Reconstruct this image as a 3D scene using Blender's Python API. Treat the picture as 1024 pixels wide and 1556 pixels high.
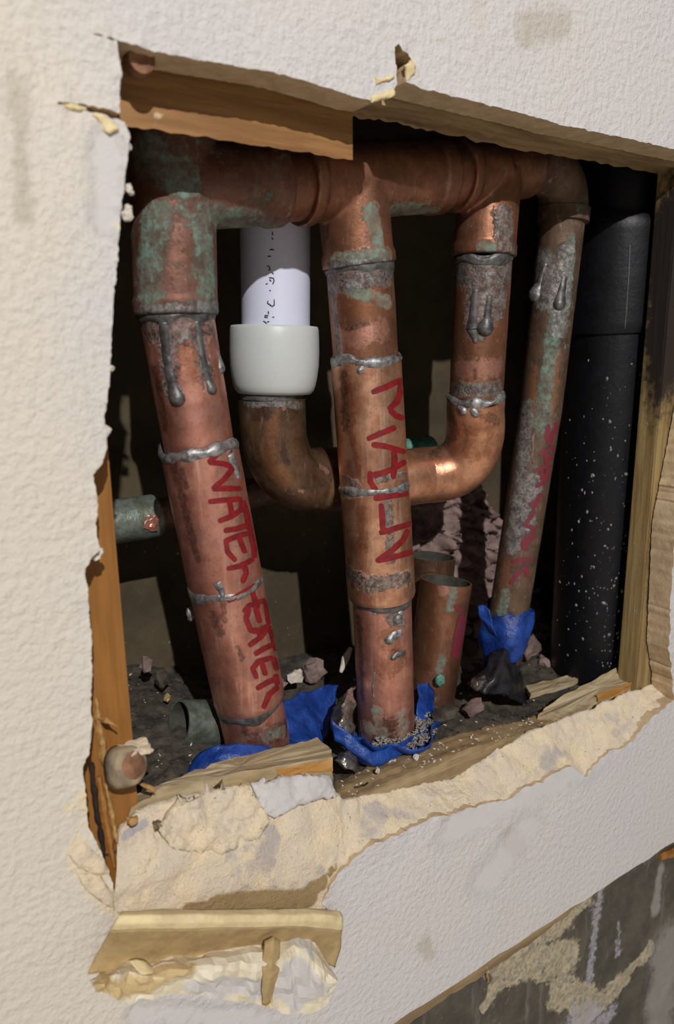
import bpy, bmesh, math, random
import numpy as np
from mathutils import Vector, noise as mnoise
from mathutils.bvhtree import BVHTree
from mathutils.geometry import delaunay_2d_cdt

random.seed(7); rng = np.random.default_rng(7)
for o in list(bpy.data.objects): bpy.data.objects.remove(o)
scene = bpy.context.scene
COL = scene.collection

# ------------------------------------------------------------------ camera
F = 1100.0; CX, CY = 512.0, 778.0            # focal length and centre in px of the 1024x1556 frame
_x = np.array([1704., 273., -F]); _x /= np.linalg.norm(_x)
_vy = (1704*60. + F*F)/273.
_z = -np.array([60., -_vy, -F]); _z /= np.linalg.norm(_z)
_y = np.cross(_z, _x)
ROT = np.array([_x, _y, _z])                  # camera axes -> world
CAM = np.array([0., -0.25016, 0.])
cam = bpy.data.cameras.new('camera'); camo = bpy.data.objects.new('camera', cam); COL.objects.link(camo)
cam.sensor_fit = 'HORIZONTAL'; cam.sensor_width = 36.0; cam.lens = 36.0*F/1024.0
cam.clip_start = 0.01; cam.clip_end = 50
M = np.eye(4); M[:3, :3] = ROT; M[:3, 3] = CAM
from mathutils import Matrix
camo.matrix_world = Matrix(M.tolist())
cam.dof.use_dof = True; cam.dof.focus_distance = 0.39; cam.dof.aperture_fstop = 15.0
scene.camera = camo

# ------------------------------------------------------------------ light
w = bpy.data.worlds.new('room_light'); scene.world = w; w.use_nodes = True
bg = w.node_tree.nodes['Background']
bg.inputs[0].default_value = (1.0, 0.975, 0.94, 1); bg.inputs[1].default_value = 0.105
lamp = bpy.data.lights.new('work_lamp', 'POINT'); lamp.energy = 112; lamp.shadow_soft_size = 0.012
lamp.color = (1.0, 0.98, 0.965)
lo = bpy.data.objects.new('work_lamp', lamp); COL.objects.link(lo)
lo.location = (-0.28, -1.37, 0.93)
vs = scene.view_settings
vs.view_transform = 'Standard'; vs.look = 'None'; vs.exposure = 0.0; vs.gamma = 1.0; vs.use_curve_mapping = False

# ------------------------------------------------------------------ helpers
def ray(px, py): return ROT @ np.array([(px-CX)/F, -(py-CY)/F, -1.])
def P(px, py, Y):
    d = ray(px, py); return CAM + d*((Y-CAM[1])/d[1])
def PZ(px, py, Zp):
    d = ray(px, py); return CAM + d*((Zp-CAM[2])/d[2])
def depth(p): return float((ROT.T @ (np.asarray(p)-CAM))[2]*-1)
def px2m(p): return depth(p)/F                # metres covered by a pixel at p
def lerp(a, b, t): return a+(b-a)*t
def sstep(a, b, x):
    t = np.clip((np.asarray(x, float)-a)/(b-a), 0, 1); return t*t*(3-2*t)
def n3(p, s, off=0.): return mnoise.noise(Vector((p[0]*s+off, p[1]*s+off*1.7, p[2]*s-off)))
def fbm(p, s, off=0., o=4): return mnoise.fractal(Vector((p[0]*s+off, p[1]*s+off*1.3, p[2]*s-off)), 1.0, 2.0, o)

def empty(name, loc, label=None, cat=None, group=None):
    e = bpy.data.objects.new(name, None); COL.objects.link(e); e.location = loc; e.empty_display_size = .01
    return tag(e, label, cat, group)
def tag(o, label=None, cat=None, group=None, kind=None):
    if label: o['label'] = label
    if cat: o['category'] = cat
    if group: o['group'] = group
    if kind: o['kind'] = kind
    return o
def setparent(o, parent):
    if parent is None: return
    o.parent = parent
    if parent.type == 'EMPTY': o.matrix_parent_inverse = Matrix.Translation(-parent.location)   # meshes sit at the world origin
def mesh(name, V, Fc, mat, parent=None, smooth=True, attrs=None):
    me = bpy.data.meshes.new(name)
    me.from_pydata([tuple(map(float, v)) for v in V], [], [tuple(f) for f in Fc]); me.update()
    if smooth: me.polygons.foreach_set('use_smooth', [True]*len(me.polygons))
    o = bpy.data.objects.new(name, me); COL.objects.link(o)
    if mat: me.materials.append(mat)
    setparent(o, parent)
    for k, v in (attrs or {}).items(): setattr_f(o, k, v)
    return o
def setattr_f(o, name, vals):
    a = o.data.attributes.get(name) or o.data.attributes.new(name, 'FLOAT', 'POINT')
    a.data.foreach_set('value', np.asarray(vals, dtype=np.float32))
def verts(o):
    a = np.empty(len(o.data.vertices)*3); o.data.vertices.foreach_get('co', a); return a.reshape(-1, 3)
def setverts(o, V):
    o.data.vertices.foreach_set('co', np.asarray(V, float).ravel()); o.data.update()
def recalc(o):
    bm = bmesh.new(); bm.from_mesh(o.data); bmesh.ops.recalc_face_normals(bm, faces=bm.faces); bm.to_mesh(o.data); bm.free()

def frames(path):
    path = [np.asarray(p, float) for p in path]; n = len(path); T = []
    for i in range(n):
        d = path[min(i+1, n-1)]-path[max(i-1, 0)]; T.append(d/np.linalg.norm(d))
    up = np.array([0., 1., 0.]) if abs(T[0][1]) < .8 else np.array([1., 0., 0.])
    u = np.cross(T[0], up); u /= np.linalg.norm(u); out = []
    for i in range(n):
        u = u-T[i]*np.dot(u, T[i]); u /= np.linalg.norm(u); out.append((u.copy(), np.cross(T[i], u)))
    return T, out
def sweep_geo(path, radii, nseg=64, cap=True, wob=0.0, wobs=60., off=0.):
    T, Fr = frames(path); V = []; Fc = []
    for p, r, (u, v) in zip(path, radii, Fr):
        for k in range(nseg):
            a = 2*math.pi*k/nseg; q = np.asarray(p)+(u*math.cos(a)+v*math.sin(a))*r
            if wob: q = q+(u*math.cos(a)+v*math.sin(a))*wob*n3(q, wobs, off)
            V.append(q)
    n = len(path)
    for i in range(n-1):
        for k in range(nseg):
            k2 = (k+1) % nseg
            Fc.append((i*nseg+k, i*nseg+k2, (i+1)*nseg+k2, (i+1)*nseg+k))
    if cap:
        Fc.append(tuple(range(nseg-1, -1, -1))); Fc.append(tuple((n-1)*nseg+k for k in range(nseg)))
    return V, Fc
def dense(path, radii, step=.0018):
    """resample a polyline and its radii so that rows sit about step apart (steps in radius are kept)"""
    P2 = []; R2 = []
    for i in range(len(path)-1):
        a, b = np.asarray(path[i], float), np.asarray(path[i+1], float)
        m = max(1, int(np.linalg.norm(b-a)/step))
        for j in range(m):
            P2.append(lerp(a, b, j/m)); R2.append(lerp(radii[i], radii[i+1], j/m))
    P2.append(np.asarray(path[-1], float)); R2.append(radii[-1]); return P2, R2
def tube(name, path, radii, mat, parent, nseg=72, step=.0018, wob=.00015, off=0., cap=True):
    if not hasattr(radii, '__len__'): radii = [radii]*len(path)
    p, r = dense(path, radii, step)
    V, Fc = sweep_geo(p, r, nseg, cap, wob, 90., off)
    o = mesh(name, V, Fc, mat, parent)
    sharp_caps(o, nseg, cap); return o
def sharp_caps(o, nseg, cap):
    if cap and hasattr(o.data, 'set_sharp_from_angle'): o.data.set_sharp_from_angle(angle=math.radians(50))
def bez(a, b, c, n=14): 
    a, b, c = map(np.asarray, (a, b, c))
    return [(1-t)**2*a+2*t*(1-t)*b+t*t*c for t in np.linspace(0, 1, n)]
def bvh_of(objs):
    V = []; Fc = []
    for o in objs:
        n = len(V); V += [v.co.copy() for v in o.data.vertices]; Fc += [[i+n for i in p.vertices] for p in o.data.polygons]
    return BVHTree.FromPolygons(V, Fc)
def cast(bvh, px, py):
    h = bvh.ray_cast(Vector(CAM), Vector(ray(px, py)).normalized())
    return (np.array(h[0]), np.array(h[1])) if h[0] is not None else None
def paint(o, attr, strokes):
    """soft stain and shade mask stored on the surface: strokes = [(radius_px, [(px,py),...]), ...]"""
    b = bvh_of([o]); V = verts(o)
    a = o.data.attributes.get(attr); m = np.zeros(len(V), np.float32)
    if a: a.data.foreach_get('value', m)
    for rp, pts in strokes:
        hits = []
        for i in range(len(pts)):
            for j in range(5 if i+1 < len(pts) else 1):
                q = lerp(np.array(pts[i], float), np.array(pts[min(i+1, len(pts)-1)], float), j/5)
                h = cast(b, *q)
                if h: hits.append(h[0])
        if not hits: continue
        H = np.array(hits); r = rp*px2m(H.mean(0))
        d = np.full(len(V), 1e9)
        for i in range(len(H)):
            A = H[i]; B = H[min(i+1, len(H)-1)]; ab = B-A; L = ab@ab
            t = np.clip(((V-A)@ab)/L, 0, 1)[:, None] if L > 1e-12 else 0
            d = np.minimum(d, np.linalg.norm(V-(A+ab*t), axis=1))
        m = np.maximum(m, np.clip(1-.5*d/r, 0, 1))
    setattr_f(o, attr, m)
def ribbon(name, objs, polys, wpx, mat, parent, lift=.00025, taper=.85, step=2.0):
    """marker strokes: thin ribbons that lie on the surface of objs"""
    b = bvh_of(objs); V = []; Fc = []
    for pl in polys:
        wp = wpx
        if isinstance(pl, tuple): wp, pl = pl
        pts = []
        for i in range(len(pl)-1):
            a, c = np.array(pl[i], float), np.array(pl[i+1], float); m = max(2, int(np.linalg.norm(c-a)/step))
            pts += [lerp(a, c, j/m) for j in range(m)]
        pts.append(np.array(pl[-1], float)); n = len(pts); rows = []
        for i, q in enumerate(pts):
            t = pts[min(i+2, n-1)]-pts[max(i-2, 0)]; t = t/(np.linalg.norm(t)+1e-9); s = np.array([-t[1], t[0]])
            e = min(i, n-1-i)/max(1, n-1); wv = wp*.5*(taper+(1-taper)*min(1, e*6))*(1+.12*mnoise.noise(Vector((q[0]*.15, q[1]*.15, 0))))
            if i in (0, n-1): wv *= .6
            row = []
            for k in (-1, -.5, 0, .5, 1):
                h = cast(b, *(q+s*k*wv))
                row.append(None if h is None else h[0]+h[1]*lift*(1 if np.dot(h[1], h[0]-CAM) < 0 else -1))
            rows.append(row)
        idx = {}
        def vid(i, k):
            if (i, k) not in idx: idx[(i, k)] = len(V); V.append(rows[i][k])
            return idx[(i, k)]
        for i in range(n-1):
            for k in range(4):
                q4 = [(i, k), (i+1, k), (i+1, k+1), (i, k+1)]
                if all(rows[a][c] is not None for a, c in q4):
                    pp = [rows[a][c] for a, c in q4]
                    if max(np.linalg.norm(pp[0]-x) for x in pp) < .008: Fc.append([vid(*z) for z in q4])
    return mesh(name, V, Fc, mat, parent)
def ring(name, c, axis, r, h, t, mat, parent, off=0., nseg=96, rag=.35):
    """solder fillet round a pipe at c: ragged band of height h and thickness t"""
    axis = np.asarray(axis, float); axis /= np.linalg.norm(axis)
    T, Fr = frames([c, np.asarray(c)+axis]); u, v = Fr[0]; V = []; Fc = []
    t = t*.62; h = h*1.15
    prof = [(-.5, -.0008), (-.38, t*.35), (-.1, t), (.15, t*.8), (.38, t*.3), (.5, -.0008)]
    for k in range(nseg):
        a = 2*math.pi*k/nseg; d = u*math.cos(a)+v*math.sin(a); q0 = np.asarray(c)+d*r
        s = h*(1+rag*3.0*n3(q0, 110, off)); sh = h*rag*1.3*n3(q0, 70, off+3); tt = 1+1.1*n3(q0, 190, off+7)
        for z, rr in prof: V.append(q0+d*(rr*(tt if rr > 0 else 1))+axis*(z*s+sh))
    m = len(prof)
    for k in range(nseg):
        for j in range(m-1): Fc.append((k*m+j, ((k+1) % nseg)*m+j, ((k+1) % nseg)*m+j+1, k*m+j+1))
    o = mesh(name, V, Fc, mat, parent); recalc(o); return o
def drip(name, objs, pts, rad, mat, parent, squash=.55):
    """run of solder on the surface of objs: px points with a radius in px each"""
    b = bvh_of(objs); path = []; nr = []
    for q in pts:
        h = cast(b, *q)
        if h:
            nn_ = h[1] if np.dot(h[1], h[0]-CAM) < 0 else -h[1]; rq = 1.5*rad[len(path)]*px2m(h[0]); path.append(h[0]-nn_*rq*(.72 if q is not pts[-1] else .35)); nr.append(nn_)
    if len(path) < 2: return None
    r = [1.5*x*px2m(path[0]) for x in rad[:len(path)]]
    p2, r2 = dense(path, r, .0006)
    p2 = [p2[0]]+p2+[p2[-1]]; r2 = [r2[0]*.1]+r2+[r2[-1]*.1]
    p2[0] = p2[1]+(p2[1]-p2[2])*r2[1]*500; 
    d = p2[-2]-p2[-3]; d = d/np.linalg.norm(d); e = p2[-2]; re = r2[-2]
    p2 = p2[:-1]+[e+d*re*.5, e+d*re*.85, e+d*re]; r2 = r2[:-1]+[re*.86, re*.52, re*.08]
    V, Fc = sweep_geo(p2, r2, 20, True, .0002, 250.)
    n0 = nr[0]; V = np.array(V); c = np.array(path[0])
    o = mesh(name, V, Fc, mat, parent); recalc(o); return o
def sheet(name, rows, mat, parent, thick=.0004, nz=0., ns=150., up=3, smooth=True, off=0.):
    """lofted sheet: rows are polylines of 3D points (same count); noise nz, real thickness"""
    rows = [np.array(r, float) for r in rows]; n = max(len(r) for r in rows)*up
    R = []
    for r in rows:
        t = np.linspace(0, len(r)-1, n); i = np.clip(t.astype(int), 0, len(r)-2); f = (t-i)[:, None]; R.append(r[i]*(1-f)+r[i+1]*f)
    G = []
    for a in range(len(R)-1):
        for j in range(up): G.append(R[a]+(R[a+1]-R[a])*(j/up))
    G.append(R[-1]); G = np.array(G); m = len(G)
    V = [g+np.array([n3(g, ns, off), n3(g, ns, off+5), n3(g, ns, off+9)])*nz for g in G.reshape(-1, 3)]
    Fc = [(i*n+j, i*n+j+1, (i+1)*n+j+1, (i+1)*n+j) for i in range(m-1) for j in range(n-1)]
    o = mesh(name, V, Fc, mat, parent, smooth); recalc(o)
    if thick:
        md = o.modifiers.new('thickness', 'SOLIDIFY'); md.thickness = thick; md.offset = 0
    return o
def chunk(name, c, size, mat, parent=None, seed=0, rot=0., rough=.25, sub=2, smooth=False):
    bm = bmesh.new(); bmesh.ops.create_icosphere(bm, subdivisions=sub, radius=1)
    ca, sa = math.cos(rot), math.sin(rot); V = []
    for v in bm.verts:
        p = np.array(v.co); k = 1+rough*mnoise.noise(Vector(p*1.7)+Vector((seed*3.1, seed*1.7, 0)))*2
        p = np.sign(p)*np.abs(p)**.75*k*np.array(size); V.append((p[0]*ca-p[2]*sa+c[0], p[1]+c[1], p[0]*sa+p[2]*ca+c[2]))
    Fc = [[v.index for v in f.verts] for f in bm.faces]; bm.free()
    return mesh(name, V, Fc, mat, parent, smooth)
def prism(name, top, bot, mat, parent=None, nz=0., off=0., sub=5, smooth=False):
    """solid between two matching closed polylines of 3D points, edges subdivided and roughened"""
    def rs(pl):
        out = []; n = len(pl)
        for i in range(n):
            a, b = np.array(pl[i], float), np.array(pl[(i+1) % n], float); out += [lerp(a, b, j/sub) for j in range(sub)]
        return out
    A, B = rs(top), rs(bot); n = len(A); L = 4; V = []
    for l in range(L+1):
        for a, b in zip(A, B): 
            q = lerp(a, b, l/L); V.append(q+np.array([n3(q, 220, off), n3(q, 220, off+4), n3(q, 220, off+8)])*nz)
    Fc = [(l*n+i, l*n+(i+1) % n, (l+1)*n+(i+1) % n, (l+1)*n+i) for l in range(L) for i in range(n)]
    for l in (0, L):
        c = np.mean([V[l*n+i] for i in range(n)], axis=0); inner = []
        for i in range(n):
            q = lerp(V[l*n+i], c, .45); inner.append(len(V)); V.append(q+np.array([0, n3(q, 200, off), n3(q, 200, off+2)])*nz)
        ci = len(V); V.append(c)
        for i in range(n):
            j = (i+1) % n; Fc.append((l*n+i, l*n+j, inner[j], inner[i])); Fc.append((inner[i], inner[j], ci))
    o = mesh(name, V, Fc, mat, parent, smooth); recalc(o); return o
def box(name, lo_, hi, mat, parent=None, nz=0., div=(1, 1, 1), bev=.0008):
    bm = bmesh.new(); bmesh.ops.create_cube(bm, size=1)
    for v in bm.verts:
        for i in range(3): v.co[i] = lo_[i] if v.co[i] < 0 else hi[i]
    bmesh.ops.bevel(bm, geom=bm.edges[:], offset=bev, segments=2, affect='EDGES')
    if nz:
        bmesh.ops.subdivide_edges(bm, edges=bm.edges[:], cuts=6, use_grid_fill=True)
        for v in bm.verts:
            v.co += Vector((n3(v.co, 60), n3(v.co, 60, 4), n3(v.co, 60, 9)))*nz
    V = [tuple(v.co) for v in bm.verts]; bm.verts.index_update(); Fc = [[v.index for v in f.verts] for f in bm.faces]; bm.free()
    return mesh(name, V, Fc, mat, parent, False)

# ------------------------------------------------------------------ materials
def srgb(r, g, b):
    f = lambda c: (c/255/12.92 if c/255 <= .04045 else ((c/255+.055)/1.055)**2.4)
    return (f(r), f(g), f(b), 1)
class NT:
    def __init__(s, name):
        s.m = bpy.data.materials.new(name); s.m.use_nodes = True; s.t = s.m.node_tree
        s.b = s.t.nodes['Principled BSDF']; s.co = s.n('ShaderNodeTexCoord').outputs['Object']
    def n(s, k): return s.t.nodes.new(k)
    def l(s, a, b): s.t.links.new(a, b)
    def noise(s, scale, detail=5, rough=.6, stretch=None, off=0.):
        n = s.n('ShaderNodeTexNoise'); n.inputs['Scale'].default_value = scale; n.inputs['Detail'].default_value = detail; n.inputs['Roughness'].default_value = rough
        mp = s.n('ShaderNodeMapping'); s.l(s.co, mp.inputs[0]); s.l(mp.outputs[0], n.inputs['Vector'])
        mp.inputs['Location'].default_value = (off, off*.7, off*1.3)
        if stretch: mp.inputs['Scale'].default_value = stretch
        return n.outputs['Fac']
    def step(s, v, lo_, hi):
        n = s.n('ShaderNodeMapRange'); n.interpolation_type = 'SMOOTHSTEP'
        n.inputs['From Min'].default_value = lo_; n.inputs['From Max'].default_value = hi; s.l(v, n.inputs['Value']); return n.outputs['Result']
    def math(s, op, a, b):
        n = s.n('ShaderNodeMath'); n.operation = op
        for i, v in enumerate((a, b)):
            if isinstance(v, (int, float)): n.inputs[i].default_value = v
            else: s.l(v, n.inputs[i])
        return n.outputs[0]
    def mix(s, f, a, b):
        n = s.n('ShaderNodeMix'); n.data_type = 'RGBA'
        for sock, v in ((n.inputs['Factor'], f), (n.inputs['A'], a), (n.inputs['B'], b)):
            if isinstance(v, (int, float)): sock.default_value = v
            elif isinstance(v, tuple): sock.default_value = v
            else: s.l(v, sock)
        return n.outputs['Result']
    def mixf(s, f, a, b):
        n = s.n('ShaderNodeMix'); n.data_type = 'FLOAT'
        for sock, v in ((n.inputs[0], f), (n.inputs[2], a), (n.inputs[3], b)):
            if isinstance(v, (int, float)): sock.default_value = v
            else: s.l(v, sock)
        return n.outputs[0]
    def attr(s, name):
        n = s.n('ShaderNodeAttribute'); n.attribute_name = name; return n.outputs['Fac']
    def mask(s, name, scale=260, amp=.5, lo_=.44, hi=.56, add=0., off=0., holes=False):
        m = s.math('ADD', s.attr(name), add) if add else s.attr(name)
        nz = s.math('MULTIPLY', s.math('SUBTRACT', s.noise(scale, 8, .72, off=off), .5), amp*2.3)
        big = s.math('MULTIPLY', s.math('SUBTRACT', s.noise(scale*.3, 3, .5, off=off+11), .5), amp*1.1)
        f = s.step(s.math('ADD', s.math('ADD', m, big), nz), lo_-.05, hi+.05)
        return s.math('MULTIPLY', f, s.mixf(s.step(s.noise(scale*1.7, 6, .7, off=off+31), .34, .56), .35, 1.0)) if holes else f
    def set(s, **k):
        for a, v in k.items():
            sock = s.b.inputs[a.replace('_', ' ')]
            if isinstance(v, (int, float, tuple)): sock.default_value = v
            else: s.l(v, sock)
        return s
    def bump(s, h, dist=.0005, strength=1.0, prev=None):
        n = s.n('ShaderNodeBump'); n.inputs['Distance'].default_value = dist; n.inputs['Strength'].default_value = strength
        s.l(h, n.inputs['Height'])
        if prev is not None: s.l(prev, n.inputs['Normal'])
        s.l(n.outputs[0], s.b.inputs['Normal']); return n.outputs[0]

def copper(name, c1, c2, c3, rough=.38, metal=.55, patina=0., solder=0., off=0., tarn=.45):
    t = NT(name)
    col = t.mix(t.step(t.noise(70, 6, .65, off=off), .36, .64), c1, c2)
    col = t.mix(t.math('MULTIPLY', t.step(t.noise(240, 5, .6, (1, 1, .07), off=off+2), .50, .72), .8), col, c3)
    col = t.mix(t.math('MULTIPLY', t.step(t.noise(46, 7, .7, off=off+21), .46, .66), tarn), col, srgb(122, 84, 74))
    col = t.mix(t.math('MULTIPLY', t.step(t.noise(420, 6, .7, off=off+5), .54, .72), .55), col, tuple(x*.4 for x in c2[:3])+(1,))
    col = t.mix(t.math('MULTIPLY', t.step(t.noise(200, 5, .7, (1, 1, .3), off=off+25), .58, .70), .5), col, srgb(190, 158, 150))
    pk = t.mask('pink', 330, .85, off=off, holes=True); col = t.mix(t.math('MULTIPLY', pk, .65), col, srgb(208, 142, 122))
    oc = t.mask('ochre', 260, .8, .36, .64, off=off+1, holes=True); col = t.mix(t.math('MULTIPLY', oc, .65), col, srgb(150, 90, 42))
    dk = t.mask('dark', 330, .9, .34, .66, off=off+3, holes=True); col = t.mix(t.math('MULTIPLY', dk, .6), col, srgb(56, 42, 38))
    pa = t.mask('patina', 230, .7, .42, .60, patina, off=off+6, holes=True)
    pc = t.mix(t.step(t.noise(180, 6, .7, off=off+8), .40, .62), srgb(98, 104, 92), srgb(106, 146, 130))
    pc = t.mix(t.step(t.noise(90, 6, .7, off=off+18), .50, .62), pc, srgb(78, 70, 58))
    col = t.mix(t.math('MULTIPLY', pa, .85), col, pc)
    so = t.mask('solder', 330, .55, .44, .56, solder, off=off+9, holes=True)
    sc = t.mix(t.step(t.noise(230, 7, .75, off=off+4), .36, .66), srgb(84, 82, 84), srgb(164, 160, 156))
    col = t.mix(t.math('MULTIPLY', so, .92), col, sc)
    hs = t.n('ShaderNodeHueSaturation'); hs.inputs['Saturation'].default_value = .88; hs.inputs['Value'].default_value = .96; t.l(col, hs.inputs['Color']); col = hs.outputs[0]
    rg = t.mixf(pa, t.mixf(t.noise(120, 6, .7, off=off), rough-.12, rough+.2), .8); rg = t.mixf(so, rg, .45)
    t.set(Base_Color=col, Roughness=rg, Metallic=t.mixf(pa, metal, .05))
    h = t.math('ADD', t.math('MULTIPLY', t.noise(420, 6, .7), .6), t.math('ADD', so, t.math('MULTIPLY', pa, .6)))
    t.bump(h, .00035, .8); return t.m
M_ = {}
M_['cop_pink'] = copper('copper_pink', srgb(226, 150, 124), srgb(196, 120, 96), srgb(238, 176, 150), .40, .85, -.04, tarn=.35)
M_['cop_orange'] = copper('copper_orange', srgb(238, 172, 128), srgb(200, 130, 90), srgb(246, 200, 164), .33, .9, -.04, off=3., tarn=.45)
M_['cop_old'] = copper('copper_old', srgb(166, 102, 68), srgb(132, 84, 50), srgb(162, 114, 86), .42, .8, .17, .12, off=5.)
M_['cop_green'] = copper('copper_green', srgb(134, 88, 70), srgb(110, 68, 48), srgb(130, 106, 88), .5, .6, .36, .14, off=7.)
M_['cop_brown'] = copper('copper_brown', srgb(126, 92, 58), srgb(88, 62, 44), srgb(138, 100, 62), .36, .65, .02, .02, off=11.)
M_['cop_bright'] = copper('copper_bright', srgb(226, 154, 108), srgb(180, 114, 70), srgb(206, 142, 102), .3, .75, -.05, off=13., tarn=.3)
M_['cop_sprinkler'] = copper('copper_sprinkler', srgb(108, 80, 56), srgb(80, 58, 42), srgb(108, 86, 68), .5, .4, .27, .27, off=17.)
def simple(name, c1, c2, scale=80, rough=.6, metal=0., bumpd=.0004, bs=400, stretch=None, lo_=.35, hi=.65, bstr=.8):
    t = NT(name); t.set(Base_Color=t.mix(t.step(t.noise(scale, 6, .65, stretch), lo_, hi), c1, c2), Roughness=rough, Metallic=metal)
    if bumpd: t.bump(t.noise(bs, 5, .65, stretch), bumpd, bstr)
    return t.m
M_['solder'] = simple('solder', srgb(104, 102, 104), srgb(172, 170, 168), 300, .44, .65, .0004, 500)
M_['solder_dark'] = simple('solder_dark', srgb(78, 77, 78), srgb(122, 120, 118), 200, .44, .6, .0004, 400)
M_['marker'] = simple('red_marker_ink', srgb(140, 18, 26), srgb(104, 14, 24), 260, .45, 0, 0)
M_['marker_faint'] = simple('faded_red_ink', srgb(122, 26, 36), srgb(96, 40, 56), 260, .6, 0, 0)
M_['ink'] = simple('black_print', srgb(40, 38, 44), srgb(70, 68, 76), 900, .6, 0, 0)
def plaster(name, side=False):
    t = NT(name)
    c = t.mix(t.step(t.noise(9, 4, .6), .35, .65), srgb(207, 202, 198), srgb(204, 200, 200))
    # cream, older paint towards the room corner side, cooler white over the opening
    sp = t.n('ShaderNodeSeparateXYZ'); t.l(t.co, sp.inputs[0])
    lf = t.step(t.math('ADD', sp.outputs['X'], t.math('MULTIPLY', t.math('SUBTRACT', t.noise(22, 4), .5), .09)), .045, .10)
    c = t.mix(lf, srgb(213, 205, 192), c)
    st = t.step(t.math('ADD', t.noise(14, 5, .6, (1, 1, .25), off=4), 0), .60, .74); c = t.mix(t.math('MULTIPLY', st, .45), c, srgb(196, 172, 126))
    c = t.mix(t.math('MULTIPLY', t.mask('stain', 120, .6, .35, .65), .55), c, srgb(176, 164, 146))
    c = t.mix(t.math('MULTIPLY', t.mask('smooth', 60, .6, .3, .7), .6), c, srgb(203, 200, 200))
    c = t.mix(t.mask('torn', 300, .6, .42, .58), c, srgb(222, 206, 176))
    t.set(Base_Color=c, Roughness=.75)
    amt = t.mixf(t.mask('smooth', 90, .4, .3, .7), 1.0, .15)
    h = t.math('MULTIPLY', t.noise(290, 4, .55), amt)
    n1 = t.bump(h, .0017, .9)
    t.bump(t.noise(900, 3, .6), .0003, .6, n1); return t.m
M_['wall'] = plaster('painted_wall')
def gyp():
    t = NT('broken_gypsum')
    c = t.mix(t.step(t.noise(60, 6, .65), .38, .62), srgb(246, 226, 192), srgb(232, 216, 194))
    c = t.mix(t.step(t.noise(34, 5, .6, off=3), .56, .66), c, srgb(204, 192, 182))
    c = t.mix(t.step(t.noise(420, 5, .7, off=6), .63, .70), c, srgb(120, 88, 66))
    c = t.mix(t.mask('paper', 160, .18, .44, .56), c, srgb(172, 146, 104))
    c = t.mix(t.mask('paint', 200, .3), c, srgb(194, 187, 188))
    t.set(Base_Color=c, Roughness=.9)
    n1 = t.bump(t.noise(130, 7, .72), .0032, .9); t.bump(t.noise(900, 4, .7), .0005, .8, n1); return t.m
M_['gypsum'] = gyp()
M_['cut_core'] = simple('drywall_cut_edge', srgb(206, 182, 148), srgb(184, 160, 126), 120, .9, 0, .0006, 300)
M_['paper'] = simple('torn_brown_paper', srgb(188, 162, 114), srgb(164, 138, 96), 90, .85, 0, .0005, 300)
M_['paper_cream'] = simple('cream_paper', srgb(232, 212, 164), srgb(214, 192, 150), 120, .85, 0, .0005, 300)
def wood(name, c1, c2, c3, stretch=(1, 1, .06), sc=220, knots=None, rough=.6):
    t = NT(name)
    c = t.mix(t.step(t.noise(sc, 5, .6, stretch), .35, .65), c1, c2)
    c = t.mix(t.step(t.noise(sc*.35, 4, .6, stretch, off=3), .5, .75), c, c3)
    c = t.mix(t.mask('dust', 300, .6), c, srgb(196, 176, 140))  # pale strokes: dust on the stud, painted lit strip on the header block
    c = t.mix(t.mask('grime_shade', 200, .35, .36, .64), c, srgb(34, 28, 24))  # dark strokes: grime, and painted shade on the upper batten
    t.set(Base_Color=c, Roughness=rough); t.bump(t.noise(sc*1.5, 5, .65, stretch), .0006, .8); return t.m
M_['stud'] = wood('stud_wood', srgb(156, 104, 44), srgb(136, 88, 32), srgb(112, 68, 26))
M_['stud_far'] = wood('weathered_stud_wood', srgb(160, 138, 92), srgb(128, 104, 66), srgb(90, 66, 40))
M_['block'] = wood('header_block_wood', srgb(156, 114, 66), srgb(130, 90, 50), srgb(108, 70, 40), (.08, 1, 1))
M_['sill'] = wood('dusty_sill_wood', srgb(164, 140, 102), srgb(134, 110, 78), srgb(96, 76, 52), (.1, 1, 1))
M_['split'] = wood('split_wood', srgb(190, 174, 142), srgb(156, 136, 102), srgb(186, 156, 104), (.12, 1, .6))
M_['split_raw'] = wood('raw_split_wood', srgb(196, 146, 78), srgb(170, 118, 56), srgb(206, 166, 104), (.12, 1, .6))
M_['shaving'] = simple('wood_shaving', srgb(186, 146, 88), srgb(150, 110, 60), 300, .7, 0, .0005, 400)
M_['back'] = simple('cavity_back_board', srgb(86, 75, 54), srgb(68, 58, 41), 24, .85, 0, .0006, 200)
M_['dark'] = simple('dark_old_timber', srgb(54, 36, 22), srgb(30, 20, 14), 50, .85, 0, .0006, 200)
M_['dirt'] = simple('cavity_dirt', srgb(88, 80, 68), srgb(52, 46, 40), 110, .95, 0, .0016, 420)
M_['rubble'] = simple('pinkish_rubble', srgb(150, 126, 120), srgb(108, 88, 82), 60, .95, 0, .0012, 260)
M_['chip'] = simple('pale_plaster_chip', srgb(216, 208, 196), srgb(190, 180, 164), 300, .85, 0, .0004, 600)
M_['speck'] = simple('dust_speck', srgb(150, 148, 146), srgb(96, 94, 92), 300, .7, 0, 0)
M_['pvc'] = simple('white_plastic', srgb(204, 206, 226), srgb(210, 212, 230), 20, .38, 0, 0)
t = NT('translucent_plastic'); t.set(Base_Color=srgb(198, 202, 200), Roughness=.42); t.b.inputs['Subsurface Weight'].default_value = .35
t.b.inputs['Subsurface Radius'].default_value = (.006, .006, .006); t.b.inputs['Subsurface Scale'].default_value = 1.0; M_['pex'] = t.m
M_['seam'] = simple('moulding_seam', srgb(66, 66, 76), srgb(44, 44, 52), 300, .5, 0, 0)
M_['abs'] = simple('black_plastic', srgb(15, 15, 21), srgb(10, 10, 13), 120, .45, 0, .0003, 300)
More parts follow.
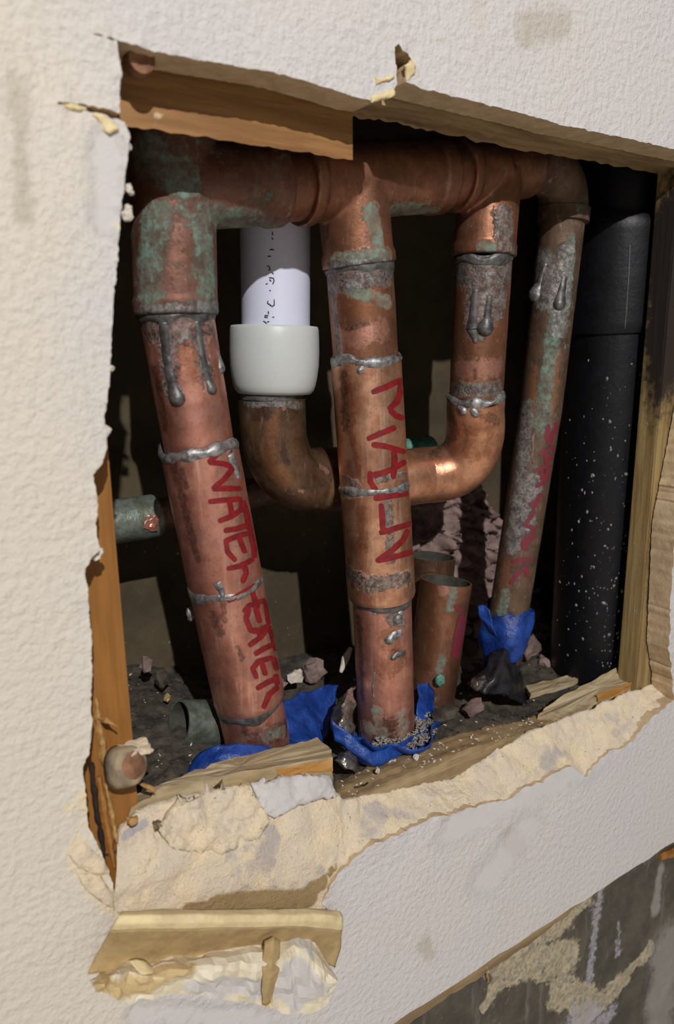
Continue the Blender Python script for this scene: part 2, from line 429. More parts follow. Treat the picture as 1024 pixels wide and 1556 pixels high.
M_['abs'].node_tree.nodes['Principled BSDF'].inputs['Specular IOR Level'].default_value = .3
M_['black_film'] = simple('black_plastic_scrap', srgb(22, 22, 26), srgb(40, 40, 46), 200, .3, 0, .0006, 300)
M_['tape'] = simple('blue_tape', srgb(32, 74, 156), srgb(18, 48, 116), 90, .4, 0, .0022, 130)
M_['foil'] = simple('crumpled_foil', srgb(170, 166, 160), srgb(110, 104, 98), 200, .24, .85, .0012, 240)
M_['filings'] = simple('grey_filings', srgb(176, 170, 162), srgb(120, 114, 108), 600, .6, .2, .001, 700)
M_['verdigris'] = simple('verdigris_crust', srgb(100, 160, 142), srgb(70, 118, 100), 300, .85, 0, .0006, 400)
M_['galv'] = simple('scuffed_grey_green_metal', srgb(138, 148, 140), srgb(104, 108, 92), 160, .42, .5, .0005, 300)
M_['rust'] = simple('rusty_brown_face', srgb(150, 108, 80), srgb(108, 74, 54), 200, .85, 0, .0012, 260)
M_['rim'] = simple('grey_rim', srgb(166, 148, 120), srgb(126, 110, 92), 160, .8, 0, .0008, 300)
M_['tube_in'] = simple('dull_tube_inside', srgb(76, 76, 66), srgb(56, 54, 46), 160, .7, .2, 0)
def conc():
    t = NT('foundation_concrete')
    c = t.mix(t.step(t.noise(40, 6, .65), .35, .65), srgb(88, 82, 70), srgb(66, 61, 52))
    c = t.mix(t.step(t.noise(60, 4, .6, (1, 1, .12), off=4), .55, .7), c, srgb(112, 108, 100))
    m = t.mask('mortar', 90, .55, .46, .54); mc = t.mix(t.step(t.noise(260, 5, .7, off=2), .4, .62), srgb(182, 168, 138), srgb(140, 132, 116))
    mc = t.mix(t.step(t.noise(170, 3, .6, off=9), .62, .68), mc, srgb(104, 102, 102))
    c = t.mix(m, c, mc); pl = t.mask('pale', 220, .9, .35, .65, holes=True); c = t.mix(t.math('MULTIPLY', pl, .85), c, srgb(168, 164, 172))
    c = t.mix(t.mask('grey', 90, .5, .3, .7), c, srgb(138, 134, 128))
    t.set(Base_Color=c, Roughness=.7)
    n1 = t.bump(t.math('ADD', m, t.noise(220, 5)), .0012, .8); t.bump(t.noise(700, 4), .0005, .6, n1); return t.m
M_['concrete'] = conc()
M_['bouncefloor'] = simple('pale_bounce_floor', srgb(216, 208, 196), srgb(200, 192, 180), 12, .7, 0, .0005, 200)  # pale, so the added floor bounces lamp light upwards

# ------------------------------------------------------------------ front wall (drywall with a hand-cut opening)
TH = .016
hole = [(178,62),(140,52),(146,51),(186,63),(232,77),(300,90),(340,97),(400,107),(450,119),(500,134),(545,149),(572,153),(596,141),(604,128),(600,72),(606,66),
 (611,78),(622,80),(628,92),(620,98),(617,124),(640,134),(700,149),(760,164),(820,179),(850,189),(900,199),(960,212),(1024,227),(1110,246),
 (1066,600),(1026,800),(1016,985),(1022,1030),(1024,1064),(990,1090),(963,1122),(950,1135),(926,1141),(902,1165),(889,1181),(870,1165),(846,1173),(820,1189),(793,1199),
 (777,1213),(745,1220),(708,1228),(682,1240),(666,1239),(634,1254),(602,1270),(570,1280),(538,1304),(520,1323),(504,1344),(490,1376),(500,1386),(400,1388),(300,1388),(178,1388),
 (176,1364),(169,1335),(160,1310),(149,1285),(134,1255),(130,1212),(126,1170),(136,1146),(140,1104),(138,1060),(140,1000),(138,950),(133,900),(130,862),(140,846),(151,838),
 (147,800),(149,760),(142,722),(154,706),(163,682),(160,640),(165,590),(168,550),(172,470),(178,400),(182,345),(183,320),(188,290),(192,250),(197,205),(188,186),(150,172),(86,157),(90,154),(140,160),(182,172),(181,145),(185,110)]
def jag(pl, amp, step=3.5):
    out = []; n = len(pl)
    for i in range(n):
        a, b = np.array(pl[i], float), np.array(pl[(i+1) % n], float); L = np.linalg.norm(b-a); m = max(1, int(L/step))
        d = (b-a)/max(L, 1e-6); nn = np.array([-d[1], d[0]])
        for j in range(m):
            q = lerp(a, b, j/m); left = (1.0 if q[1] < 300 and q[0] > 250 else 2.0)*(.3 if q[0] > 1008 and q[1] < 1010 else 1)
            out.append(q+nn*(amp*left*mnoise.noise(Vector((q[0]*.11, q[1]*.11, 1)))+amp*.8*mnoise.noise(Vector((q[0]*.3, q[1]*.3, 5)))) if j else q)
    return out
hj = jag(hole, 1.3)
H2 = np.array([P(x, y, 0.)[[0, 2]] for x, y in hj])
outer = [(-.35, .5), (.95, .5), (.95, -.355)]+[(x, -.355+.0012*mnoise.noise(Vector((x*60, 0, 3)))) for x in np.linspace(.94, -.34, 260)]+[(-.35, -.355)]
def inpoly(pt, pl):
    x, y = pt; x0, y0 = pl[:, 0], pl[:, 1]; x1, y1 = np.roll(x0, -1), np.roll(y0, -1)
    c = ((y0 > y) != (y1 > y)); xi = (x1-x0)*(y-y0)/np.where(y1 == y0, 1e-12, y1-y0)+x0
    return int(np.sum(c & (x < xi))) % 2 == 1
def dpoly(Q, pl):
    return np.array([np.min(np.hypot(pl[:, 0]-q[0], pl[:, 1]-q[1])) for q in Q])
grid = []
for x in np.arange(-.02, .52, .006):
    for z in np.arange(-.350, .2, .006):
        q = np.array([x+rng.uniform(-.001, .001), z+rng.uniform(-.001, .001)])
        if np.min(np.hypot(H2[:, 0]-q[0], H2[:, 1]-q[1])) > .003 and not inpoly(q, H2): grid.append(q)
pts = [Vector(p) for p in outer]+[Vector(p) for p in H2]+[Vector(p) for p in grid]
no, nh = len(outer), len(H2)
edges = [(i, (i+1) % no) for i in range(no)]+[(no+i, no+(i+1) % nh) for i in range(nh)]
rv, re_, rf, *_ = delaunay_2d_cdt(pts, edges, [], 0, 1e-7)
RV = np.array([tuple(v) for v in rv])
# keep triangles outside the hole
faces = []
for f in rf:
    c = RV[list(f)].mean(0)
    if not inpoly(c, H2) and inpoly(c, np.array(outer)): faces.append(tuple(f))
dh = dpoly(RV, H2); nV = len(RV)
yv = [.0006*n3((p[0], 0, p[1]), 30)+(.0011*n3((p[0], 0, p[1]), 260, 2) if d < .004 else 0) for p, d in zip(RV, dh)]
front = [(p[0], y, p[1]) for p, y in zip(RV, yv)]; back = [(p[0], TH, p[1]) for p in RV]
cnt = {}
for f in faces:
    for a, b in zip(f, f[1:]+f[:1]): cnt[(a, b)] = 1
fc = list(faces)+[tuple(i+nV for i in reversed(f)) for f in faces]
side = []
for (a, b) in cnt:
    if (b, a) not in cnt: side.append((b, a, a+nV, b+nV))
wall = mesh('wall_front', front+back, fc+side, M_['wall'], None, True)
recalc(wall)
wall.data.materials.append(M_['cut_core'])
for p in wall.data.polygons[len(fc):]: p.material_index = 1; p.use_smooth = False
wall.data.set_sharp_from_angle(angle=math.radians(40))
tag(wall, 'rough cream painted drywall with a ragged hand-cut opening', 'wall', None, 'structure')
paint(wall, 'stain', [(26, [(800, 45), (850, 30)]), (14, [(30, 60), (36, 330)]), (12, [(640, 1430), (655, 1450)]), (16, [(770, 1265), (790, 1290)]), (6, [(646, 1276), (650, 1282)])])
paint(wall, 'smooth', [(26, [(160, 215), (165, 330)]), (30, [(690, 1260), (800, 1200), (900, 1150)]), (34, [(740, 1330), (800, 1260)]), (20, [(210, 1540), (400, 1550)])])
paint(wall, 'torn', [(14, [(140, 1180), (120, 1230), (125, 1280), (110, 1310)]), (20, [(130, 1310), (165, 1370)]), (10, [(160, 1340), (180, 1390)]), (6, [(590, 150), (560, 156)]), (6, [(628, 92), (632, 120)]), (5, [(178, 340), (190, 360)])])

# broken lower lip: exposed gypsum between the torn paper and the sill
outl = [(1030,1060),(1021,1066),(990,1090),(963,1122),(950,1135),(926,1141),(902,1165),(889,1181),(870,1167),(846,1174),(820,1190),(793,1200),(777,1213),(745,1220),(708,1228),(682,1240),(666,1240),(634,1255),(602,1270),(570,1282),(538,1305),(515,1340),(500,1380),(440,1384),(380,1386),(300,1388),(230,1390),(190,1392),(165,1392)]
inl = [(1030,1024),(1021,1029),(990,1040),(958,1050),(930,1062),(905,1072),(880,1082),(852,1092),(830,1101),(809,1109),(782,1124),(756,1137),(738,1150),(719,1163),(700,1176),(680,1183),(660,1187),(639,1191),(612,1197),(588,1201),(547,1209),(520,1212),(508,1196),(446,1190),(395,1192),(334,1196),(248,1217),(207,1228),(176,1262)]
nu, nvv = 230, 22
def resample(pl, n):
    pl = np.array(pl, float); s = np.linspace(0, len(pl)-1, n); i = np.clip(s.astype(int), 0, len(pl)-2); f = (s-i)[:, None]; return pl[i]*(1-f)+pl[i+1]*f
A, B = resample(outl, nu), resample(inl, nu); V = []
for j in range(nvv+1):
    s = j/nvv
    for i in range(nu):
        lft = float(sstep(560, 470, A[i][0])); pw = 1.1+1.5*lft
        p0 = P(A[i][0], A[i][1], .0012); p1 = P(B[i][0], B[i][1], .0165)
        Yv = .0012+.0153*s**pw
        z = lerp(p0[2], p1[2], s); x = lerp(p0[0], p1[0], s); q = np.array([x, Yv, z])
        e = min(1, s*6)
        q = q+np.array([0, (.0016*fbm(q, 90)+.0007*fbm(q, 330, 3))*e, (.0012*fbm(q, 120, 6)+.0006*fbm(q, 400, 2))*e]); V.append(q)
for i in range(nu):      # skirt behind
    q = V[nvv*nu+i]; V.append((q[0], q[1]+.0005, q[2]-.012))
Fc = [(j*nu+i, j*nu+i+1, (j+1)*nu+i+1, (j+1)*nu+i) for j in range(nvv+1) for i in range(nu-1)]
gl = mesh('gypsum_edge', V, Fc, M_['gypsum'], wall); recalc(gl); gl['label'] = 'crumbly cream broken gypsum along the bottom of the opening'
paint(gl, 'paper', [(9, [(285, 1380), (330, 1374)]), (17, [(330, 1374), (400, 1368), (470, 1366)]), (12, [(470, 1352), (490, 1345)]), (7, [(492, 1338), (508, 1318)])])
paint(gl, 'paint', [(7, [(190, 1270), (220, 1250)])])
# painted flake and cream slab that still cling to the lip
def slab(name, pl, Y, th, mat, parent, nz=.0006, off=0., Ys=None):
    """broken flat piece: px outline with a depth for each corner, roughened edge, real thickness"""
    Ys = Ys or [Y]*len(pl); bp = np.array(pl, float); by = np.array(Ys); n = len(pl); out = []
    for i in range(n):
        a, b = bp[i], bp[(i+1) % n]; m = max(1, int(np.linalg.norm(b-a)/3))
        for j in range(m):
            q = lerp(a, b, j/m); out.append(q+np.array([mnoise.noise(Vector((q[0]*.2, q[1]*.2, off))), mnoise.noise(Vector((q[0]*.2, q[1]*.2, off+4)))])*1.6)
    O = np.array(out); pts_ = [Vector(q) for q in O]
    for x in np.arange(O[:, 0].min(), O[:, 0].max(), 4):
        for y in np.arange(O[:, 1].min(), O[:, 1].max(), 4):
            q = np.array([x+random.uniform(-1, 1), y+random.uniform(-1, 1)])
            if inpoly(q, O) and np.min(np.hypot(O[:, 0]-q[0], O[:, 1]-q[1])) > 2: pts_.append(Vector(q))
    rv_, _, rf_, *_r = delaunay_2d_cdt(pts_, [(i, (i+1) % len(O)) for i in range(len(O))], [], 1, 1e-6)
    R_ = np.array([tuple(v) for v in rv_]); V = []
    for q in R_:
        w_ = 1/(np.sum((bp-q)**2, axis=1)+30); yy = float((w_*by).sum()/w_.sum()); p = P(q[0], q[1], yy)
        e = min(1, float(np.min(np.hypot(O[:, 0]-q[0], O[:, 1]-q[1])))/6); V.append(p+np.array([0, nz*1.6*fbm(p, 140, off)+nz*.8*fbm(p, 420, off)+(1-e)*.0008, nz*.5*fbm(p, 200, off+3)]))
    o = mesh(name, V, [tuple(f) for f in rf_], mat, parent); recalc(o)
    md_ = o.modifiers.new('thickness', 'SOLIDIFY'); md_.thickness = th; md_.offset = -1 if o.data.polygons[0].normal[1] < 0 else 1
    return o
M_['lilac'] = simple('lilac_white_paint', srgb(206, 201, 197), srgb(198, 192, 190), 50, .75, 0, .0009, 330)
o = slab('painted_flake', [(384,1196),(446,1181),(506,1180),(512,1212),(470,1222),(440,1234),(418,1244),(404,1238)], .010, .006, M_['lilac'], wall, .0008, 2, [.0125,.0125,.0125,.0085,.0075,.006,.0052,.006]); o['label'] = 'lilac white painted drywall flake'
o = slab('gypsum_slab', [(262,1232),(330,1200),(376,1193),(400,1222),(413,1250),(395,1276),(340,1300),(262,1292),(240,1262)], .008, .006, M_['gypsum'], wall, .0012, 5, [.009,.0115,.0125,.0075,.0052,.0034,.0022,.0022,.004]); o['label'] = 'flat cream slab of gypsum'

# peeled paper roll and the hanging painted piece below it
n = 9
rows = [[P(x, y, Y) for x, y, Y in r] for r in [
 [(186,1386,-.0004),(230,1385,-.0004),(300,1384,-.0004),(380,1383,-.0004),(440,1383,-.0004),(500,1383,-.0004),(512,1385,-.0004)],
 [(184,1387,-.005),(230,1385,-.008),(300,1384,-.009),(380,1383,-.009),(440,1383,-.009),(500,1384,-.008),(517,1386,-.006)],
 [(180,1392,-.008),(230,1391,-.012),(300,1391,-.0135),(380,1391,-.0135),(440,1390,-.013),(500,1391,-.012),(521,1394,-.009)],
 [(174,1402,-.008),(229,1401,-.013),(300,1401,-.0145),(380,1400,-.0145),(440,1399,-.014),(498,1400,-.012),(521,1404,-.009)],
 [(168,1412,-.0065),(228,1411,-.0115),(300,1410,-.013),(380,1409,-.013),(440,1407,-.0125),(496,1410,-.010),(520,1414,-.007)],
 [(155,1435,-.003),(220,1430,-.0070),(300,1424,-.0090),(380,1420,-.0090),(440,1415,-.009),(494,1424,-.006),(518,1428,-.0035)],
 [(142,1462,-.0025),(212,1456,-.0030),(300,1446,-.0045),(380,1437,-.0050),(444,1426,-.006),(490,1440,-.003),(516,1444,-.0016)],
 [(134,1480,-.003),(206,1474,-.003),(300,1466,-.003),(380,1456,-.003),(450,1446,-.004),(488,1460,-.0018),(508,1470,-.0012)]]]
o = sheet('paper_roll', rows[:5], M_['paper_cream'], wall, .0007, .0006, 110, 5); o['label'] = 'fuzzy cream roll along the peeled paper, top highlight put into the colour'  # lighter cream puts the highlight of the roll into its colour
o = sheet('peeled_paper', rows[4:], M_['paper'], wall, .0007, .0006, 110, 5); o['label'] = 'curled strip of torn tan drywall paper'
topb = [(140,1494),(168,1478),(192,1466),(225,1468),(259,1457),(306,1450),(341,1441),(375,1434),(405,1430),(431,1422),(452,1412),(472,1417),(486,1450),(509,1486)]
botb = [(146,1503),(160,1507),(172,1511),(201,1524),(216,1513),(268,1507),(315,1513),(354,1517),(390,1525),(420,1533),(440,1538),(466,1539),(494,1526),(510,1492)]
V = []; nu2 = 50; nr = 9
A, B = resample(topb, nu2), resample(botb, nu2)
for j in range(nr+1):
    s = j/nr
    for i in range(nu2):
        x, y = lerp(A[i], B[i], s)
        yy = -.0035-.0110*float(sstep(0, .34, s))+.0035*float(sstep(.4, 1, s))
        u_ = i/nu2
        yy += -.0025*max(0, .3-u_)*3*math.sin(u_*60)*(1-s*.3)
        q = P(x, y, yy); V.append(q+np.array([.0008*fbm(q, 150, 7), .0022*fbm(q, 110, 2)+.0009*fbm(q, 380), .0010*fbm(q, 180, 4)]))
Fc = [(j*nu2+i, j*nu2+i+1, (j+1)*nu2+i+1, (j+1)*nu2+i) for j in range(nr) for i in range(nu2-1)]
def gypaint():
    t = NT('hanging_drywall_piece'); c = t.mix(t.step(t.noise(60, 5, .6), .4, .62), srgb(232, 222, 200), srgb(220, 206, 176))
    c = t.mix(t.mask('paint', 120, .3, .46, .54), c, srgb(206, 201, 197)); c = t.mix(t.mask('paper', 200, .4), c, srgb(204, 178, 130))
    t.set(Base_Color=c, Roughness=.85); n1 = t.bump(t.noise(140, 5, .65), .0009, .7); t.bump(t.noise(800, 4), .0004, .7, n1); return t.m
M_['hang'] = gypaint()
hp = mesh('hanging_drywall_piece', V, Fc, M_['hang'], wall, False); recalc(hp); hp['label'] = 'crumpled painted drywall piece hanging below the opening'
md = hp.modifiers.new('thickness', 'SOLIDIFY'); md.thickness = .0016; md.offset = 0
paint(hp, 'paint', [(16, [(330, 1492), (380, 1492), (395, 1505)]), (22, [(440, 1470), (470, 1500), (450, 1520)]), (14, [(450, 1430), (470, 1440)]), (12, [(290, 1495), (340, 1505)]), (14, [(420, 1505), (490, 1505)])])
paint(hp, 'paper', [(18, [(150, 1498), (200, 1500), (240, 1490)]), (10, [(230, 1480), (290, 1470)]), (8, [(412, 1432), (405, 1525)])])
o = sheet('paper_tongue', [[P(402, 1430, -.0110), P(414, 1424, -.0130), P(424, 1428, -.0115)], [P(399, 1470, -.0160), P(412, 1468, -.0175), P(425, 1470, -.0160)], [P(398, 1500, -.0150), P(408, 1502, -.0160), P(417, 1498, -.0150)], [P(399, 1526, -.0130), P(404, 1528, -.0135), P(410, 1524, -.0130)]], M_['paper'], wall, .0006, .0005, 200, 5)
o['label'] = 'narrow tan paper tongue hanging over the painted piece'
o = sheet('paper_curl', [[P(196, 1462, -.010), P(214, 1480, -.014), P(228, 1510, -.010)], [P(206, 1458, -.009), P(236, 1486, -.015), P(246, 1506, -.010)], [P(222, 1464, -.008), P(268, 1484, -.013), P(270, 1500, -.010)]], M_['paper_cream'], wall, .0006, .0008, 160, 5)
o['label'] = 'folded cream paper curl'
# cream tears by the upper left corner and by the notch above
for nm, pl, Y in [('torn_paper', [(96,158),(112,156),(134,162),(126,168),(108,166)], -.0012), ('torn_paper', [(138,170),(158,172),(178,188),(182,196),(168,204),(160,200),(156,188),(146,178)], -.0015),
                  ('torn_paper', [(566,146),(590,138),(602,132),(604,144),(584,152),(566,156)], -.0012), ('torn_paper', [(572,116),(580,120),(600,112),(602,118),(584,124),(574,130)], -.0012), ('torn_paper', [(618,98),(628,90),(634,100),(632,112),(620,122)], -.0010),
                  ('torn_paper', [(104,1300),(130,1282),(160,1310),(166,1330),(140,1330),(120,1322)], -.0014), ('torn_paper', [(118,1330),(150,1326),(172,1360),(176,1386),(150,1370),(128,1352)], -.0016)]:
    slab(nm, pl, Y, .0022, M_['paper_cream'] if pl[0][1] < 1200 else M_['gypsum'], wall, .0006, pl[0][0])
# crumbs stuck on the ragged left edge
for i, (x, y, s) in enumerate([(195, 286, 5.5), (199, 292, 4), (193, 327, 8), (194, 318, 6), (151, 838, 6), (146, 846, 5), (186, 250, 5), (194, 222, 5), (168, 560, 5), (162, 655, 6)]):
    p = P(x, y, .004); r = s*px2m(p); chunk('gypsum_crumb', p, (r, r, r*1.2), M_['chip'], wall, i, i)

# backing layer under the top edge at the right
ls = [(556,176),(620,184),(700,202),(780,220),(860,236),(940,250),(1024,266),(1070,274)]
top = [P(x, y-42, .0175) for x, y in ls]
Vs = []; 
for (x, y) in resample(ls, 60):
    a = P(x, y-16, .0168); b = P(x, y, .036)
    zz = (a[2]+b[2])/2-.0005; nzv = .0006*fbm(b, 200)
    Vs += [(a[0], .0165, zz+nzv), (a[0], .036, zz+.0012*fbm(b, 260, 4)), (a[0], .036, zz+.09), (a[0], .0165, zz+.09)]
Fc = []
for i in range(59):
    for k in range(4): Fc.append((i*4+k, i*4+(k+1) % 4, (i+1)*4+(k+1) % 4, (i+1)*4+k))
Fc += [(0, 1, 2, 3), (59*4+3, 59*4+2, 59*4+1, 59*4)]
o = mesh('trim_1', Vs, Fc, M_['sill'], None, False); recalc(o); tag(o, 'brown timber strip behind the top edge of the opening', 'timber', None, 'structure')
paint(o, 'grime_shade', [(7, [(640, 186), (760, 206)]), (6, [(820, 226), (1000, 258)])])

# ------------------------------------------------------------------ the cavity
wb = mesh('wall_back', [(-.05, .186, -.4), (.6, .186, -.4), (.6, .186, .25), (-.05, .186, .25), (-.05, .196, -.4), (.6, .196, -.4), (.6, .196, .25), (-.05, .196, .25)], [(0, 1, 2, 3), (7, 6, 5, 4), (0, 3, 7, 4), (1, 5, 6, 2), (3, 2, 6, 7), (0, 4, 5, 1)], M_['back'], None, False)
tag(wb, 'dim olive brown board at the back of the pipe cavity', 'wall', None, 'structure')
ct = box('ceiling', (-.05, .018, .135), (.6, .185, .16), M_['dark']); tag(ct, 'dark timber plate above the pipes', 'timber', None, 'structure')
def floor_z(x, y):
    b = -.2265-.0130*float(sstep(.25, .39, x))+.026*float(sstep(.20, .11, x))+.004*float(sstep(.06, .16, y))
    return b+.0035*fbm((x, y, 0), 45)+.0018*fbm((x, y, 0), 160, 4)
gx, gy = np.linspace(.0, .5, 210), np.linspace(.0165, .186, 90)
V = [(x, y, floor_z(x, y)) for y in gy for x in gx]; n = len(gx)
fl = mesh('floor_cavity', V, [(j*n+i, j*n+i+1, (j+1)*n+i+1, (j+1)*n+i) for j in range(len(gy)-1) for i in range(n-1)], M_['dirt'], None)
tag(fl, 'dirty rubble floor of the wall cavity', 'floor', None, 'structure')
# studs
sl = box('wooden_stud', (.036, .0175, -.36), (.0765, .11, .135), M_['stud'], None, .0003); tag(sl, 'orange wooden stud at the left side of the opening', 'stud')
paint(sl, 'dust', [(1.5, [(150, 950), (152, 958)]), (1.5, [(160, 930), (162, 936)])])
xr = P(1015, 985, 0)[0]-.006
sr = box('wooden_stud', (xr, .0172, -.36), (xr+.06, .0318, .135), M_['stud_far'], None, .0002); tag(sr, 'weathered batten at the right edge of the opening, upper shade put into its colour, stained below', 'stud')
paint(sr, 'grime_shade', [(18, [(996, 850), (988, 910), (980, 990)]), (34, [(1016, 280), (1006, 500), (998, 650)]), (20, [(1040, 280), (1022, 600)])])  # lower stroke is grime, the upper two put shade into the colour
swr = box('wall_right', (.480, .034, -.36), (.50, .186, .135), M_['dark'], None); tag(swr, 'dark timber side of the cavity beyond the drain pipe', 'wall', None, 'structure')
# header block
HB = [(176,190),(240,198),(330,212),(430,227),(536,244)]
Vs = []
for x, y in resample(HB, 60):
    b = P(x, y, .0185); z = b[2]+.0008*fbm(b, 160); Vs += [(b[0], .0185, z), (b[0], .0185, z+.05), (b[0], .040, z+.05), (b[0], .040, z+.010+.0012*fbm(b, 120, 3))]
Fc = [(i*4+k, i*4+(k+1) % 4, (i+1)*4+(k+1) % 4, (i+1)*4+k) for i in range(59) for k in range(4)]+[(3, 2, 1, 0), (236, 237, 238, 239)]
hb = mesh('header_block', Vs, Fc, M_['block'], None, False); recalc(hb)
bmx = bmesh.new(); bmx.from_mesh(hb.data); bmesh.ops.subdivide_edges(bmx, edges=[e for e in bmx.edges if e.calc_length() > .012], cuts=10, use_grid_fill=True); bmx.to_mesh(hb.data); bmx.free()
tag(hb, 'brown timber block with a chipped lower edge above the left pipes', 'wood block')
paint(hb, 'dust', [(4, [(236, 172), (300, 178)]), (3, [(250, 190), (340, 204), (440, 220), (532, 236)])])  # pale strokes put the lit lower strip of the block into its colour
p = P(207, 98, .011); o = tube('screw_head', [p, p+np.array([0, -.006, 0])], [.0048, .0044], M_['rust'], None, 24, .001); tag(o, 'round rusty fastener head peeking under the crack at the upper left corner', 'fastener')

# rubble mound behind the sprinkler pipe
V = []; n = 110
for j in range(n):
    for i in range(n):
        u_, v_ = i/(n-1), j/(n-1)
        x = .30+.17*u_; hgt = .135*math.sin(math.pi*min(1, .18+u_*.82))**.7
        q = np.array([x, .178-.055*(1-v_)**1.3, -.235+hgt*v_+.02*v_])
        dv = mnoise.voronoi(Vector(q*np.array([75, 60, 110])))[0]; lump = min(dv[1]-dv[0], .6)
        V.append(q+np.array([.003*fbm(q, 70), -.022*lump+.006*fbm(q, 45, 2)+.003*fbm(q, 180, 5), .004*fbm(q, 70, 7)]))
mo = mesh('rubble_mound', V, [(j*n+i, j*n+i+1, (j+1)*n+i+1, (j+1)*n+i) for j in range(n-1) for i in range(n-1)], M_['rubble']); recalc(mo)
md = mo.modifiers.new('thickness', 'SOLIDIFY'); md.thickness = .006; md.offset = -1
tag(mo, 'lumpy pinkish grey rubble heap behind the thin pipe', 'rubble')

# sill plate
V = []; n = 150; xs = np.linspace(.165, .474, n); m = 8
for j in range(m+1):
    for i in range(n):
        y = .0166+(.020+.004*mnoise.noise(Vector((xs[i]*60, 3, 0))))*j/m; q = np.array([xs[i], y, -.2228-.0125*float(sstep(.25, .37, xs[i]))])
        V.append(q+np.array([0, 0, .0012*fbm(q, 160)+.0006*fbm(q, 420, 3)-(.0025 if j == m else 0)]))
k0 = len(V)
for row in (0, m):
    for i in range(n): q = V[row*n+i]; V.append((q[0], q[1], -.245))
Fc = [(j*n+i, j*n+i+1, (j+1)*n+i+1, (j+1)*n+i) for j in range(m) for i in range(n-1)]
Fc += [(i, k0+i, k0+i+1, i+1) for i in range(n-1)]+[(m*n+i, m*n+i+1, k0+n+i+1, k0+n+i) for i in range(n-1)]
sp = mesh('sill_plate', V, Fc, M_['sill']); recalc(sp); tag(sp, 'dusty wooden sill plate along the bottom of the opening', 'timber')
paint(sp, 'grime_shade', [(3, [(540, 1196), (560, 1190)])])

# ------------------------------------------------------------------ the soldered copper pipework
YP = .060
base = P(585, 1110, YP); man = empty('copper_pipe_manifold', (base[0], base[1], -.222), 'soldered copper pipe manifold with red marker words on its drops', 'pipework')
def remeshed(name, geos, mat, parent, vox=.0009, sm=6):
    V = []; Fc = []
    for v, f in geos:
        k = len(V); V += list(v); Fc += [tuple(i+k for i in q) for q in f]
    o = mesh(name, V, Fc, mat, None); recalc(o)
    r = o.modifiers.new('r', 'REMESH'); r.mode = 'VOXEL'; r.voxel_size = vox; r.use_smooth_shade = True
    s = o.modifiers.new('s', 'SMOOTH'); s.iterations = 3; s.factor = .5
    dg = bpy.context.evaluated_depsgraph_get(); dg.update()
    me = bpy.data.meshes.new_from_object(o.evaluated_get(dg)); o.modifiers.clear(); o.data = me
    me.polygons.foreach_set('use_smooth', [True]*len(me.polygons))
    if not me.materials: me.materials.append(mat)
    setparent(o, parent); return o
def cyl(path, radii, nseg=48): 
    p, r = dense(path, radii if hasattr(radii, '__len__') else [radii]*len(path), .004); return sweep_geo(p, r, nseg, True)
L0 = P(258, 130, YP); L1 = P(268, 478, YP); LB_ = P(262, 284, YP); LE = P(420, 280, YP)
tl = remeshed('tee_fitting', [cyl([L0, L1], .0178), cyl([P(266, 455, YP), L1], .0183), cyl([LB_, LE], .0176), cyl([P(398, 281, YP), LE], .0186)], M_['cop_green'], man)
M0 = P(452, 279, YP); M1 = P(668, 268, YP); MB = P(556, 272, YP); ME = P(546, 404, YP)
tm = remeshed('tee_fitting', [cyl([M0, M1], .0178), cyl([M0, P(468, 279, YP)], .0188), cyl([P(648, 269, YP), M1], .0188), cyl([P(533, 272, YP), ME], .0176), cyl([P(544, 386, YP), ME], .0186)], M_['cop_old'], man)
R0 = P(688, 266, YP); R1 = P(800, 256, YP); RB = P(745, 262, YP); RE = P(735, 390, YP)
tr = remeshed('tee_fitting', [cyl([R0, RB], .0178), cyl([RB, R1], .0160), cyl([R0, P(700, 266, YP)], .0186), cyl([RB, RE], .0172), cyl([P(736, 374, YP), RE], .0180)], M_['cop_old'], man)
tube('header_pipe', [P(410, 281, YP), P(460, 279, YP)], .0163, M_['cop_old'], man)
tube('header_pipe', [P(660, 268, YP), P(694, 266, YP)], .0163, M_['cop_old'], man)
E0 = P(798, 257, YP)
e1 = tube('elbow_fitting', bez(E0, P(862, 244, YP), P(856, 330, YP), 16), [.0142]*15+[.0142], M_['cop_sprinkler'], man)
tube('elbow_collar', [P(857, 318, YP), P(855, 338, YP)], [.0155, .0152], M_['cop_sprinkler'], man)
paint(tl, 'patina', [(16, [(235, 330), (225, 440)]), (14, [(312, 330), (318, 470)]), (14, [(330, 330), (400, 345)]), (18, [(215, 230), (280, 270)])])
paint(tl, 'solder', [(10, [(215, 476), (330, 470)])])
paint(tm, 'patina', [(10, [(565, 320), (575, 370)]), (12, [(600, 320), (650, 320)]), (8, [(510, 395), (590, 385)]), (8, [(455, 260), (450, 320)])])
paint(tm, 'solder', [(5, [(500, 402), (590, 396)])])
paint(tr, 'solder', [(14, [(765, 330), (770, 370)]), (7, [(690, 388), (780, 384)])]); paint(tr, 'ochre', [(12, [(700, 360), (705, 385)])]); paint(tr, 'patina', [(8, [(735, 375), (745, 378)]), (12, [(690, 250), (690, 300)])])

